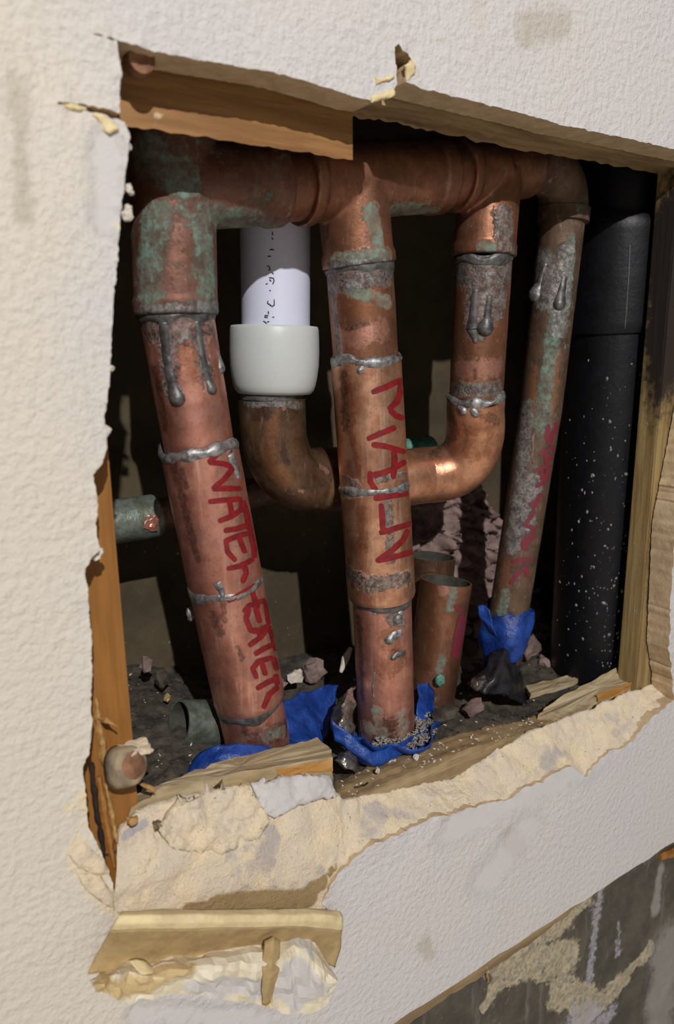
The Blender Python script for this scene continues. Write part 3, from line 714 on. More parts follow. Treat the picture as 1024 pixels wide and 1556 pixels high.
# -- left drop: WATER HEATER
a1 = P(268, 476, YP); a2 = P(303, 682, YP); a3 = P(343, 886, YP); a4 = P(379, 1062, YP); a5 = P(396, 1150, YP)
lp = tube('drop_pipe', [a1, a2], .0160, M_['cop_pink'], man, 96, .0012)
lc1 = tube('coupling', [a2, a3], [.0178, .0182], M_['cop_pink'], man, 96, .0012, off=2)
lc2 = tube('coupling', [a3, lerp(a3, a4, .97), a4], [.0181, .0181, .0176], M_['cop_pink'], man, 96, .0012, off=5)
lb = tube('drop_pipe', [a4, a5], .0168, M_['cop_pink'], man, 96, .0012, off=6)
paint(lp, 'solder', [(22, [(225, 500), (330, 492)]), (14, [(250, 515), (262, 600)]), (12, [(300, 500), (318, 580)])])
paint(lp, 'ochre', [(14, [(285, 530), (300, 570)]), (8, [(240, 580), (255, 640)])])
paint(lp, 'dark', [(8, [(235, 560), (250, 650)]), (10, [(325, 505), (335, 540)])]); paint(lp, 'pink', [(10, [(270, 640), (340, 620)])])
paint(lc1, 'dark', [(5, [(276, 715), (282, 740)]), (7, [(262, 700), (300, 850)])]); paint(lc1, 'pink', [(5, [(312, 720), (345, 860)])]); paint(lc1, 'solder', [(7, [(352, 690), (362, 715)])])
paint(lc2, 'dark', [(4, [(338, 905), (342, 945)]), (7, [(325, 935), (335, 960)]), (5, [(362, 985), (368, 1000)])])
paint(lb, 'dark', [(5, [(366, 1096), (374, 1116)]), (14, [(390, 1122), (432, 1108)])]); paint(lb, 'patina', [(10, [(405, 1118), (430, 1110)])])
ax = a2-a1
ring('solder_joint', a1+ax*.02, ax, .0162, .006, .0012, M_['solder_dark'], lp, 1)
ring('solder_joint', a2, a3-a2, .0174, .0055, .0018, M_['solder'], lc1, 2)
ring('solder_joint', a3, a4-a3, .0180, .0045, .0009, M_['solder'], lc2, 3)
ring('solder_joint', lerp(a4, a5, .02), a5-a4, .0170, .0055, .0009, M_['solder_dark'], lb, 4)
drip('solder_drip', [lp], [(248, 490), (252, 540), (262, 590), (269, 606)], [7, 6.5, 7.5, 9.5], M_['solder_dark'], lp)
drip('solder_drip', [lp], [(300, 488), (308, 540), (318, 578), (322, 592)], [5, 5, 5.5, 6.5], M_['solder_dark'], lp)
drip('solder_drip', [lp], [(333, 540), (336, 560)], [4, 6], M_['solder'], lp)
drip('solder_drip', [lc1, lc2], [(330, 886), (336, 898), (338, 904)], [6, 5, 3], M_['solder'], lc1)
drip('solder_drip', [lc1], [(352, 690), (357, 706), (362, 724)], [8, 7, 3], M_['solder'], lc1)

# -- middle drop: MAIN
b1 = P(546, 402, YP); b2 = P(556, 548, YP); b3 = P(569, 738, YP); b4 = P(580, 905, YP); b5 = P(588, 1130, YP)
mp = tube('drop_pipe', [b1, b2], .0168, M_['cop_old'], man, 96, .0012, off=3)
mc1 = tube('coupling', [b2, b3], [.0182, .0186], M_['cop_orange'], man, 96, .0012, off=4)
mc2 = tube('coupling', [b3, lerp(b3, b4, .97), b4], [.0188, .0190, .0184], M_['cop_orange'], man, 96, .0012, off=8)
mb = tube('drop_pipe', [b4, b5], .0166, M_['cop_pink'], man, 96, .0012, off=9)
paint(mp, 'solder', [(14, [(500, 425), (590, 415)]), (6, [(505, 440), (515, 540)])]); paint(mp, 'ochre', [(14, [(530, 460), (570, 470)])])
paint(mp, 'pink', [(16, [(525, 515), (580, 500)])]); paint(mp, 'patina', [(8, [(535, 440), (590, 460)])]); paint(mp, 'dark', [(3, [(528, 500), (560, 492)])])
paint(mc1, 'ochre', [(8, [(525, 570), (535, 640)]), (6, [(530, 640), (545, 720)])]); paint(mc1, 'dark', [(8, [(520, 570), (524, 650)])]); paint(mc1, 'solder', [(5, [(575, 728), (615, 722)]), (7, [(515, 725), (540, 735)])])
paint(mc2, 'solder', [(8, [(520, 750), (605, 748)]), (7, [(590, 760), (594, 850)]), (12, [(530, 870), (560, 890), (620, 880)])]); paint(mc2, 'ochre', [(9, [(548, 775), (550, 830)])]); paint(mc2, 'dark', [(5, [(528, 850), (535, 890)])])
paint(mb, 'solder', [(9, [(570, 925), (615, 920)]), (8, [(595, 940), (612, 945)])]); paint(mb, 'ochre', [(16, [(590, 975), (610, 1000), (590, 1020)])]); paint(mb, 'patina', [(12, [(556, 1104), (576, 1112)]), (8, [(572, 1080), (574, 1100)]), (13, [(612, 1088), (614, 1112)]), (8, [(545, 1095), (548, 1115)])]); paint(mb, 'dark', [(14, [(590, 1105), (592, 1125)])])
paint(mb, 'dark', [(6, [(545, 940), (550, 1060)]), (5, [(600, 990), (615, 998)])])
ring('solder_joint', lerp(b1, b2, .03), b2-b1, .0170, .005, .001, M_['solder_dark'], mp, 5)
ring('solder_joint', b2, b3-b2, .0178, .005, .0015, M_['solder'], mc1, 6)
ring('solder_joint', b3, b4-b3, .0187, .004, .0011, M_['solder'], mc2, 7)
ring('solder_joint', lerp(b4, b5, .015), b5-b4, .0168, .004, .0007, M_['solder_dark'], mb, 8)
drip('solder_drip', [mc1], [(548, 553), (549, 560), (547, 563)], [9, 6, 4], M_['solder'], mc1)
drip('solder_drip', [mb], [(612, 928), (607, 936), (604, 941)], [5, 6, 6], M_['solder'], mb)
drip('solder_drip', [mb], [(612, 960), (600, 966), (592, 972)], [6, 7, 6], M_['solder'], mb)
drip('solder_drip', [mb], [(616, 990), (604, 995), (597, 1000)], [4, 5, 3], M_['solder_dark'], mb)
drip('solder_drip', [mb], [(569, 1022), (566, 1044), (567, 1060)], [1.2, 1.5, 1.2], M_['solder'], mb)
# -- right drop with the U bend that runs behind the middle drop
c1 = P(735, 388, YP); c2 = P(723, 604, .068); YB = .0975
rp = tube('drop_pipe', [c1, c2], .0158, M_['cop_old'], man, 96, .0012, off=12)
paint(rp, 'solder', [(22, [(695, 410), (765, 410)]), (14, [(722, 430), (725, 500)]), (12, [(742, 430), (740, 490)]), (12, [(760, 430), (758, 470)]), (9, [(690, 592), (758, 590)])])
paint(rp, 'ochre', [(14, [(696, 450), (694, 520)]), (10, [(758, 500), (756, 540)]), (8, [(735, 430), (737, 445)])]); paint(rp, 'pink', [(14, [(700, 560), (755, 560)])]); paint(rp, 'dark', [(2.5, [(720, 560), (722, 575)]), (7, [(700, 588), (730, 590)])])
ring('solder_joint', lerp(c1, c2, .02), c2-c1, .0159, .005, .0010, M_['solder_dark'], rp, 11)
ring('solder_joint', c2, c2-c1, .0163, .0055, .0020, M_['solder'], rp, 12)
drip('solder_drip', [rp], [(722, 440), (718, 480), (716, 500), (722, 518)], [4, 6, 8.5, 3], M_['solder_dark'], rp)
drip('solder_drip', [rp], [(744, 450), (740, 485), (738, 498)], [4, 6, 9.5], M_['solder_dark'], rp)
path = [c2, P(722, 625, .070)]+bez(P(722, 628, .071), P(730, 722, .080), P(645, 722, .094), 16)[1:]+[P(600, 728, YB)]
rel = tube('elbow_fitting', path, [.0172, .0172]+[.0176]*15+[.0178], M_['cop_bright'], man, 96, .0014, off=14)
paint(rel, 'dark', [(12, [(680, 625), (690, 650)]), (8, [(730, 628), (755, 640)]), (7, [(690, 660), (660, 688)])]); paint(rel, 'ochre', [(12, [(715, 655), (720, 690)]), (8, [(745, 650), (740, 690)])])
drip('solder_drip', [rel], [(696, 619), (704, 625)], [4, 4.5], M_['solder'], rel)
drip('solder_drip', [rel], [(716, 622), (722, 628)], [3.5, 5], M_['solder'], rel)
tube('cross_pipe', [P(500, 730, YB), P(610, 727, YB)], .0165, M_['cop_brown'], man)
d1 = P(413, 606, YB); path = [d1, P(415, 650, YB)]+bez(P(415, 655, YB), P(424, 732, YB), P(478, 730, YB), 14)[1:]
lel = tube('elbow_fitting', path+[P(480, 730, YB), P(512, 728, YB)], [.0180]*2+[.0178]*13+[.0188, .0188], M_['cop_brown'], man, 96, .0014, off=15)
paint(lel, 'dark', [(7, [(432, 690), (438, 705)]), (6, [(385, 700), (395, 708)]), (5, [(402, 620), (406, 632)]), (4, [(470, 692), (478, 700)])]); paint(lel, 'pink', [(4.5, [(485, 708), (497, 716)]), (3, [(455, 746), (462, 748)]), (2.5, [(428, 620), (434, 622)])])
paint(lel, 'solder', [(5, [(372, 612), (460, 616)])]); paint(lel, 'ochre', [(12, [(415, 640), (405, 690), (430, 730)])])
# thread collar between elbow and plastic coupling
tube('collar', [P(413, 596, YB), P(413, 607, YB)], .0168, M_['solder_dark'], man)

# -- thin drop: SPRINKLER
s1 = P(855, 330, YP); s2 = P(822, 620, .064); s3 = P(770, 950, .068); s4 = P(764, 1000, .07)
tp = tube('thin_drop_pipe', [s1, s2, s3, s4], [.0133, .0130, .0128, .0128], M_['cop_sprinkler'], man, 80, .0014, off=16)
paint(tp, 'solder', [(14, [(822, 400), (830, 450)]), (9, [(862, 380), (850, 500)]), (8, [(800, 620), (790, 740)]), (8, [(785, 760), (778, 830)]), (9, [(812, 730), (800, 800)])])
paint(tp, 'patina', [(8, [(845, 480), (832, 560), (824, 650)]), (4, [(870, 360), (862, 470)]), (5, [(768, 900), (762, 930)])]); paint(tp, 'ochre', [(9, [(845, 540), (838, 620)]), (9, [(770, 860), (760, 920)]), (6, [(812, 560), (808, 640)])])
drip('solder_drip', [tp], [(828, 400), (818, 430), (812, 446)], [3, 5, 9], M_['solder'], tp)
drip('solder_drip', [tp], [(858, 420), (852, 450), (850, 462)], [4, 6, 7], M_['solder_dark'], tp)

# -- marker words
def T(ox, oy, s, pl): return [[(ox+x*s, oy+y*s) for x, y in q] for q in pl]
w1 = T(240, 660, .2344, [[(445, 65), (400, 110), (325, 185)], [(325, 180), (420, 190), (490, 212)], [(490, 212), (430, 290), (350, 355)], [(350, 355), (440, 350), (540, 352)],
   [(325, 437), (440, 425), (545, 418)], [(462, 430), (480, 530)], [(545, 425), (535, 490), (480, 530), (390, 565)],
   [(550, 430), (575, 520), (592, 610), (605, 640)], [(425, 625), (510, 612), (590, 585)],
   [(585, 640), (500, 665), (440, 690), (450, 760), (505, 822)], [(525, 672), (545, 720), (565, 770)], [(600, 640), (622, 740), (625, 800)],
   [(445, 872), (540, 852), (622, 805)], [(560, 850), (572, 900), (545, 962)]])
w2 = T(270, 860, .2832, [[(265, 190), (350, 145), (430, 98)], [(395, 125), (412, 180), (430, 230)], [(352, 250), (385, 212), (470, 182)],
   [(385, 225), (366, 280), (390, 345), (440, 345)], [(415, 215), (440, 305)], [(470, 190), (480, 250), (490, 310)],
   [(380, 430), (440, 385), (495, 320)], [(395, 352), (440, 345), (492, 318)], [(435, 345), (448, 395)],
   [(410, 475), (460, 445), (512, 420)], [(495, 340), (512, 390), (528, 455)],
   [(425, 605), (402, 550), (432, 512), (512, 490)], [(450, 520), (472, 588)], [(512, 490), (532, 560)],
   [(420, 660), (480, 625), (540, 600)], [(522, 580), (535, 640)], [(540, 645), (490, 690), (458, 765)]])
o = ribbon('red_lettering', [lc1, lc2, lb], w1, 8.2, M_['marker'], lc1); o['label'] = 'red marker word WATER running down the left drop'
o = ribbon('red_lettering', [lc1, lc2, lb], w2, 8.2, M_['marker'], lc2); o['label'] = 'red marker word HEATER running down the left drop'
w3 = T(480, 540, .1758, [[(480, 320), (600, 275), (742, 205)], [(735, 230), (725, 330), (700, 400), (625, 468)], [(635, 470), (690, 520), (760, 545)], [(440, 725), (560, 675), (690, 620)],
   [(480, 770), (600, 785), (690, 812), (775, 835)], [(775, 915), (650, 990), (560, 1020), (465, 1040)], [(672, 815), (680, 900), (668, 1065)],
   [(468, 1000), (470, 1090), (525, 1180)], [(498, 1235), (600, 1222), (795, 1190)], [(562, 1280), (580, 1470)]])
w3 += T(480, 760, .2539, [[(390, 30), (400, 180)], [(378, 197), (470, 170), (572, 138)], [(552, 175), (520, 240), (450, 305), (360, 368)], [(365, 365), (470, 340), (584, 308)]])
o = ribbon('red_lettering', [mc1, mc2], w3, 8.6, M_['marker'], mc1, .0003); o['label'] = 'red marker word MAIN running down the middle drop'
w4 = T(730, 560, .2443, [[(425, 345), (408, 420), (432, 465), (450, 400), (478, 335)], [(362, 535), (462, 488)], [(400, 520), (412, 590), (440, 540)], [(330, 638), (432, 600)], [(378, 640), (392, 720), (428, 600)], [(340, 735), (405, 700)],
   [(298, 850), (365, 820)], [(325, 875), (378, 775)], [(262, 965), (345, 1000)], [(285, 960), (340, 880)], [(258, 1110), (340, 1040)], [(262, 1115), (300, 1125)], [(255, 1085), (330, 1010)], [(188, 1200), (322, 1188)], [(180, 1340), (240, 1270), (285, 1225)], [(285, 1225), (290, 1300)]])
o = ribbon('red_lettering', [tp], w4, 6.5, M_['marker_faint'], tp, .0003); o['label'] = 'faded red marker word SPRINKLER on the thin drop'

# ------------------------------------------------------------------ white plastic pipe
pv = empty('plastic_pipe', tuple(P(413, 600, YB)), 'white plastic pipe with printed letters in a translucent coupling', 'pipe')
q1 = P(418, 250, YB); q2 = P(419, 505, YB)
pp = tube('pipe', [q1, q2], .0181, M_['pvc'], pv, 96, .003, 0)
r_ = px2m(P(417, 545, YB))
path = [P(417, 499, YB), P(417, 497, YB), P(417, 495, YB), P(417, 497, YB), P(417, 510, YB), P(417, 535, YB), P(416, 560, YB), P(415, 580, YB), P(414, 591, YB), P(414, 598, YB)]
V, Fc = sweep_geo([P(417, 512, YB), P(417, 497.5, YB), P(417, 495.5, YB)]+[P(417, y, YB) for y in (496, 500, 515, 535, 555, 572, 585, 593, 598, 599)], [x*r_ for x in (53, 56, 60, 65, 66.5, 67.5, 68, 67.5, 65.5, 63, 60, 55, 40)], 96, False)
for k in range(0, 0): pass
cpn = mesh('coupling', V, Fc, M_['pex'], pv); recalc(cpn); cpn['label'] = 'milky translucent plastic coupling'
md = cpn.modifiers.new('thickness', 'SOLIDIFY'); md.thickness = .0012; md.offset = -1
pr = T(340, 330, .1865, [[(393, 80), (397, 92)], [(397, 118), (398, 150)], [(390, 165), (402, 185)], [(375, 270), (390, 262), (410, 270)], [(358, 322), (385, 318)], [(352, 395), (372, 405), (378, 430), (362, 432)], [(388, 448), (408, 465)], [(368, 492), (405, 498), (410, 520), (398, 548)], [(372, 508), (388, 524)], [(342, 545), (360, 542)], [(370, 600), (385, 596)],
    [(362, 680), (356, 700), (395, 728), (412, 715), (410, 670)], [(332, 802), (365, 802)], [(362, 765), (366, 790)], [(330, 815), (360, 818)], [(395, 814), (412, 816)], [(322, 845), (345, 862), (352, 888)], [(352, 855), (372, 850)], [(388, 888), (404, 888)]])
o = ribbon('black_lettering', [pp], pr, 1.9, M_['ink'], pp, .0002, step=1.0); o['label'] = 'small black printed characters'

# ------------------------------------------------------------------ black drain pipe
YD = .066
bd = empty('drain_pipe', tuple(P(905, 1020, YD)), 'thick black plastic drain pipe speckled with dust by the right stud', 'pipe')
k1 = P(957, 150, YD); k2 = P(940, 345, YD); k3 = P(930, 505, YD); k4 = P(897, 1050, YD)
tube('pipe', [P(951, 200, YD), P(941, 360, YD)], .026, M_['abs'], bd, 72, .003)
ab = tube('coupling', [P(941, 344, YD), P(940, 349, YD), P(931, 497, YD), P(930.5, 506, YD)], [.0312, .0333, .0333, .0322], M_['abs'], bd, 96, .003)
ab2 = tube('pipe', [P(931, 500, YD), k4], .0303, M_['abs'], bd, 96, .003)
o = ribbon('mould_seam', [ab], [[(957, 372), (955, 420), (951, 480), (949, 500)]], 1.8, M_['seam'], bd, .0004)
def specks(name, objs, boxpx, nmax, mat, parent, smin, smax, seed, dens=None, rot=1.0):
    b = bvh_of(objs); r = random.Random(seed); V = []; Fc = []
    for i in range(nmax):
        x, y = r.uniform(boxpx[0], boxpx[2]), r.uniform(boxpx[1], boxpx[3])
        if dens and r.random() > dens(x, y): continue
        h = cast(b, x, y)
        if not h: continue
        c, nn = h; nn = nn if np.dot(nn, c-CAM) < 0 else -nn
        u_ = np.cross(nn, [0, 0, 1.]); u_ /= np.linalg.norm(u_)+1e-9; v_ = np.cross(nn, u_); s = (smin+(smax-smin)*r.random()**4)*px2m(c); a0 = r.uniform(0, 6.3); el = r.uniform(.4, 1.)
        k = len(V); V.append(c+nn*s*.5)
        for j in range(6):
            a = a0+j*math.pi/3; rr = s*r.uniform(.7, 1.2); V.append(c-nn*.0001+u_*math.cos(a)*rr*el+v_*math.sin(a)*rr)
        Fc += [(k, k+1+j, k+1+(j+1) % 6) for j in range(6)]
    o = mesh(name, V, Fc, mat, parent, False); o['kind'] = 'stuff'; return o
specks('dust_specks', [ab, ab2], (820, 440, 1000, 1020), 2300, M_['speck'], bd, .4, 3.6, 3, lambda x, y: float(sstep(480, 900, y))*(.25+.75*float(sstep(870, 930, x))))
specks('dust_specks', [wb], (190, 760, 520, 990), 200, M_['speck'], wb, .6, 3.4, 5, lambda x, y: .8)
specks('dust_specks', [sr], (960, 640, 1012, 1000), 60, M_['speck'], sr, .7, 2.6, 6)

# ------------------------------------------------------------------ cut stubs and small pipes
def open_tube(name, a, b, r, mat, label, cat='pipe', thick=.0012, tilt=0., rim=None):
    a, b = np.asarray(a), np.asarray(b); e = empty(name, tuple(b), label, cat)
    p, rr = dense([a, b], [r, r], .0015); V, Fc = sweep_geo(p, rr, 64, False, .0003, 60.)
    ns = 64
    if tilt:
        ax_ = (a-b)/np.linalg.norm(a-b)
        for i in range(len(V)):
            row = i//ns; f = max(0, 1-row*.0015/.012); V[i] = V[i]+ax_*f*tilt*(V[i]-a)[0]
    # body, inside and rim
    body = mesh('tube', V, Fc, mat, e)
    c = np.array(p); inner = []
    for i, v in enumerate(V): ctr = lerp(v, c[i//ns], thick/r); inner.append(ctr)
    mesh('tube_inside', inner, [tuple(reversed(f)) for f in Fc], M_['tube_in'], e)
    mesh('cut_rim', V[:ns]+inner[:ns], [(k, (k+1) % ns, ns+(k+1) % ns, ns+k) for k in range(ns)], rim or M_['cop_orange'], e, False)
    return e, body
e, st = open_tube('cut_copper_stub', P(678, 882, .088), P(652, 1060, .088), .0168, M_['cop_old'], 'open cut copper stub with red paint streak in front of another stub', tilt=.0)
paint(st, 'ochre', [(14, [(655, 900), (648, 1000)])]); paint(st, 'patina', [(5, [(690, 890), (685, 925)]), (5, [(672, 1000), (668, 1020)])]); paint(st, 'pink', [(6, [(675, 885), (672, 900)])])
o = ribbon('red_paint', [st], [(13, [(703, 935), (696, 965), (690, 1000)]), (7, [(690, 920), (700, 930)])], 12, M_['marker_faint'], e, .0003); o['label'] = 'dark red paint streak'
chunk('verdigris_crust', P(668, 1034, .070), (.0035, .002, .004), M_['verdigris'], e, 8, .3, .15, 3, True)
e, st2 = open_tube('cut_copper_stub', P(655, 845, .122), P(638, 1050, .120), .0172, M_['cop_brown'], 'open cut copper stub half hidden behind the middle drop')
br = empty('branch_pipe', tuple(P(205, 790, .14)), 'grey green horizontal pipe crossing the cavity behind the drops', 'pipe')
f1 = tube('socket_fitting', [P(150, 796, .13), P(234, 784, .13), P(239, 783, .13)], [.0120, .0120, .0112], M_['galv'], br, 64, .002, .0003)
tube('pipe', [P(234, 784, .13), P(640, 690, .15)], .0090, M_['cop_green'], br, 48, .003)
tube('end_fitting', [P(600, 694, .15), P(652, 686, .15)], .0115, M_['verdigris'], br, 48, .003)
chunk('pink_patch', P(231, 795, .1185), (.004, .001, .004), M_['cop_pink'], br, 2, 0, .3, 3)
e, st3 = open_tube('cut_pipe_end', P(272, 1098, .085), P(330, 1096, .086), .0118, M_['galv'], rim=M_['galv'], label='short grey green cut pipe end lying in the dirt beside the left drop')
o = chunk('solder_drop', P(290, 932, .075), (.0022, .002, .0036), M_['solder'], None, 4, 0, .2, 3, True); tag(o, 'shiny solder blob hanging on the left edge of the water heater drop', 'solder blob')
o = drip('solder_sliver', [wb], [(534, 985), (527, 1003), (519, 1020)], [2, 4, 2], M_['chip'], None); tag(o, 'thin white sliver left of the middle drop', 'sliver')
setverts(o, CAM+(verts(o)-CAM)*.78)

# ------------------------------------------------------------------ tape, foil and scraps
tm_ = empty('blue_tape', (base[0], .06, -.222), 'blue tape cup crumpled around the foot of the middle drop', 'tape')
def cup(phi0, phi1, prof, n=60):
    rows = []
    for (rr, z) in prof:
        row = []
        for k in range(n):
            a = lerp(phi0, phi1, k/(n-1)); f = 1+.10*math.sin(3*a+1)+.06*math.sin(7*a)
            row.append((base[0]+.003+rr*f*math.cos(a), .060+rr*f*math.sin(a), z+.0016*math.sin(5*a+rr*200)+.001*math.sin(11*a)))
        rows.append(row)
    return rows
sheet('tape_sheet', cup(math.radians(-215), math.radians(10), [(.0185, -.2245), (.026, -.2235), (.0300, -.2195), (.0315, -.2150)]), M_['tape'], tm_, .0005, .0016, 130, 2)
front_pts = [[P(503, 1094, .047), P(520, 1106, .042), P(545, 1128, .036), P(566, 1143, .032), P(580, 1140, .033), P(610, 1126, .036), P(640, 1112, .040), P(662, 1098, .046)],
             [P(508, 1122, .044), P(524, 1134, .039), P(548, 1152, .033), P(568, 1163, .029), P(584, 1158, .030), P(612, 1144, .034), P(640, 1132, .038), P(660, 1122, .044)],
             [P(512, 1128, .048), P(528, 1142, .043), P(550, 1160, .037), P(569, 1168, .034), P(584, 1164, .034), P(612, 1150, .038), P(640, 1138, .042), P(658, 1128, .048)]]
sheet('tape_rim', front_pts, M_['tape'], tm_, .0006, .0010, 160, 5)
sheet('tape_wing', [[P(634, 1040, .070), P(650, 1036, .074), P(657, 1050, .072)], [P(634, 1070, .058), P(648, 1066, .060), P(660, 1075, .062)], [P(634, 1110, .050), P(648, 1108, .048), P(662, 1104, .052)], [P(632, 1128, .044), P(646, 1124, .042), P(660, 1116, .046)]], M_['tape'], tm_, .0006, .0016, 140, 5)
fo = sheet('foil_scrap', [[P(532, 1042, .066), P(538, 1040, .064), P(540, 1044, .062)], [P(514, 1066, .062), P(526, 1062, .056), P(538, 1070, .054)], [P(504, 1088, .058), P(520, 1090, .048), P(538, 1094, .050)], [P(503, 1106, .052), P(520, 1114, .044), P(536, 1112, .046)], [P(510, 1116, .050), P(524, 1124, .044), P(538, 1122, .046)]], M_['foil'], None, .0006, .0026, 150, 5)
tag(fo, 'crumpled shiny foil scrap left of the middle drop foot', 'foil')
# filings inside the cup
def heap(name, region, nn, sz, mat, parent, seed, zoff=0., zf=None):
    r = random.Random(seed); V = []; Fc = []
    for i in range(nn):
        x, y = region(r); z = (zf(x, y) if zf else floor_z(x, y))+zoff; s = sz*r.uniform(.4, 1.3); k = len(V)
        ax_ = np.array([r.uniform(-1, 1), r.uniform(-1, 1), r.uniform(-.5, .5)]); ax_ /= np.linalg.norm(ax_); b_ = np.cross(ax_, [0, 0, 1.]); b_ /= np.linalg.norm(b_)+1e-9; c_ = np.cross(ax_, b_)
        ctr = np.array([x, y, z+s*.3]); l1, l2, l3 = s*r.uniform(.8, 1.8), s*r.uniform(.4, .9), s*r.uniform(.25, .6)
        V += [ctr+ax_*l1, ctr-ax_*l1, ctr+b_*l2, ctr-b_*l2, ctr+c_*l3, ctr-c_*l3]
        Fc += [(k, k+2, k+4), (k, k+4, k+3), (k, k+3, k+5), (k, k+5, k+2), (k+1, k+4, k+2), (k+1, k+3, k+4), (k+1, k+5, k+3), (k+1, k+2, k+5)]
    return mesh(name, V, Fc, mat, parent, False)
def around(r):
    a = r.uniform(-2.6, .1); q = r.uniform(.0172, .0285); return base[0]+.002+q*math.cos(a), .06+q*math.sin(a)
o = heap('metal_filings', around, 900, .0011, M_['filings'], tm_, 4, .0, lambda x, y: -.2215+.004*random.random()); o['kind'] = 'stuff'; o['label'] = 'grey metal filings caught inside the tape'
tl_ = empty('blue_tape', tuple(P(400, 1140, .06)), 'blue tape torn open behind the foot of the left drop', 'tape')
sheet('tape_sheet', [[P(432, 1064, .082), P(450, 1056, .086), P(472, 1046, .090), P(496, 1040, .092), P(515, 1042, .092)], [P(436, 1084, .074), P(452, 1076, .080), P(474, 1070, .084), P(494, 1066, .088), P(508, 1068, .088)], [P(440, 1106, .068), P(456, 1100, .070), P(474, 1096, .074), P(492, 1092, .078), P(502, 1094, .080)], [P(436, 1126, .060), P(456, 1124, .060), P(474, 1122, .062), P(490, 1118, .068), P(498, 1112, .072)], [P(430, 1146, .052), P(456, 1142, .052), P(474, 1138, .054), P(486, 1134, .060), P(494, 1126, .068)]], M_['tape'], tl_, .0005, .0024, 90, 5)
sheet('tape_fold', [[P(284, 1168, .056), P(304, 1146, .054), P(332, 1132, .050), P(360, 1132, .046), P(400, 1134, .044), P(440, 1124, .050)], [P(288, 1180, .050), P(310, 1162, .048), P(336, 1148, .044), P(362, 1146, .041), P(402, 1146, .040), P(444, 1138, .044)], [P(292, 1186, .046), P(314, 1182, .042), P(340, 1172, .040), P(366, 1166, .038), P(402, 1160, .036), P(448, 1150, .040)]], M_['tape'], tl_, .0005, .0022, 110, 5)
ts_ = empty('blue_tape', tuple(P(770, 1000, .07)), 'blue tape wrapped round the foot of the thin sprinkler pipe', 'tape')
V = []; Fc = []; n = 40
T_, Fr = frames([s3, s4]); u_, v_ = Fr[0]; ax_ = T_[0]
for j in range(9):
    for k in range(n):
        a = 2*math.pi*k/n; c = lerp(P(775, 922, .069), P(762, 1000, .068), j/8); r = .0138+.0030*math.sin(j*.5)+.0016*math.sin(3*a+j*.4)+.0010*math.sin(5*a-j)
        if j == 0: r += .0012
        V.append(c+(u_*math.cos(a)+v_*math.sin(a))*r+ax_*(.003*math.sin(2*a+1) if j in (0, 8) else 0))
Fc = [(j*n+k, j*n+(k+1) % n, (j+1)*n+(k+1) % n, (j+1)*n+k) for j in range(8) for k in range(n)]
o = mesh('tape_wrap', V, Fc, M_['tape'], ts_); md = o.modifiers.new('thickness', 'SOLIDIFY'); md.thickness = .0005
sheet('tape_tail', [[P(726, 922, .066), P(734, 918, .064), P(744, 926, .058)], [P(730, 940, .064), P(738, 944, .060), P(748, 950, .056)], [P(742, 960, .062), P(748, 966, .058), P(754, 968, .054)]], M_['tape'], ts_, .0005, .001, 140, 4)
bs = sheet('plastic_scrap', [[P(752, 990, .062), P(768, 986, .056), P(786, 994, .060), P(790, 1004, .064)], [P(736, 1012, .060), P(758, 1008, .050), P(782, 1016, .054), P(792, 1030, .060)], [P(722, 1030, .060), P(748, 1034, .046), P(778, 1038, .048), P(796, 1052, .054)], [P(712, 1042, .058), P(738, 1054, .046), P(770, 1058, .046), P(798, 1072, .050)]], M_['black_film'], None, .0007, .0024, 90, 6)
tag(bs, 'crumpled black plastic scrap below the tape of the thin pipe', 'scrap')
fs = sheet('foil_scrap', [[P(714, 1036, .054), P(726, 1028, .054), P(738, 1026, .052)], [P(716, 1044, .050), P(726, 1038, .047), P(740, 1034, .048)], [P(720, 1050, .050), P(730, 1046, .047), P(740, 1042, .048)]], M_['foil'], None, .0006, .002, 260, 4)
tag(fs, 'small shiny foil bit on the black plastic scrap', 'foil')
fk = sheet('foil_scrap', [[P(512, 1146, .038), P(524, 1140, .038), P(540, 1148, .036)], [P(510, 1158, .034), P(526, 1154, .031), P(544, 1162, .032)], [P(514, 1166, .033), P(528, 1170, .030), P(544, 1172, .031)]], M_['foil'], None, .0006, .002, 220, 4)
tag(fk, 'dull grey foil bit between the split board and the tape cup', 'foil')

# ------------------------------------------------------------------ boards, splinters and plug
tp_ = [(196,1228,.0172),(250,1196,.0172),(330,1178,.0172),(420,1164,.0172),(505,1150,.0172),(500,1136,.028),(482,1122,.036),(440,1132,.036),(380,1146,.036),(320,1162,.036),(262,1184,.034),(208,1206,.030)]
topp = [P(*q) for q in tp_]; bott = [p+np.array([0, 0, -.016]) for p in topp]
bd1 = prism('split_board', topp, bott, M_['split'], None, .0012, 3, 5, False); tag(bd1, 'split grey brown board piece lying on the sill before the left drop', 'board')
tp2 = [(816,1088,.030),(846,1082,.0235),(880,1070,.022),(930,1050,.021),(985,1030,.0205),(1006,1022,.0205),(1000,1004,.033),(962,1004,.034),(930,1018,.034),(890,1040,.034),(850,1060,.034),(828,1074,.034)]
topp = [P(*q) for q in tp2]; bott = [p+np.array([0, 0, -.009]) for p in topp]
bd2 = prism('split_board', topp, bott, M_['split'], None, .0011, 9, 5, False); tag(bd2, 'pointed pale wood splinter board by the right stud', 'board')
o = prism('raw_edge', [P(906, 1056, .0208), P(950, 1040, .0203), P(1000, 1022, .0200), P(1000, 1036, .0203), P(950, 1054, .0203), P(908, 1066, .0208)], [P(906, 1056, .0228), P(950, 1040, .0223), P(1000, 1022, .0220), P(1000, 1036, .0223), P(950, 1054, .0223), P(908, 1066, .0228)], M_['split_raw'], bd2, .0006, 4, 5); o['label'] = 'fresh orange broken edge'
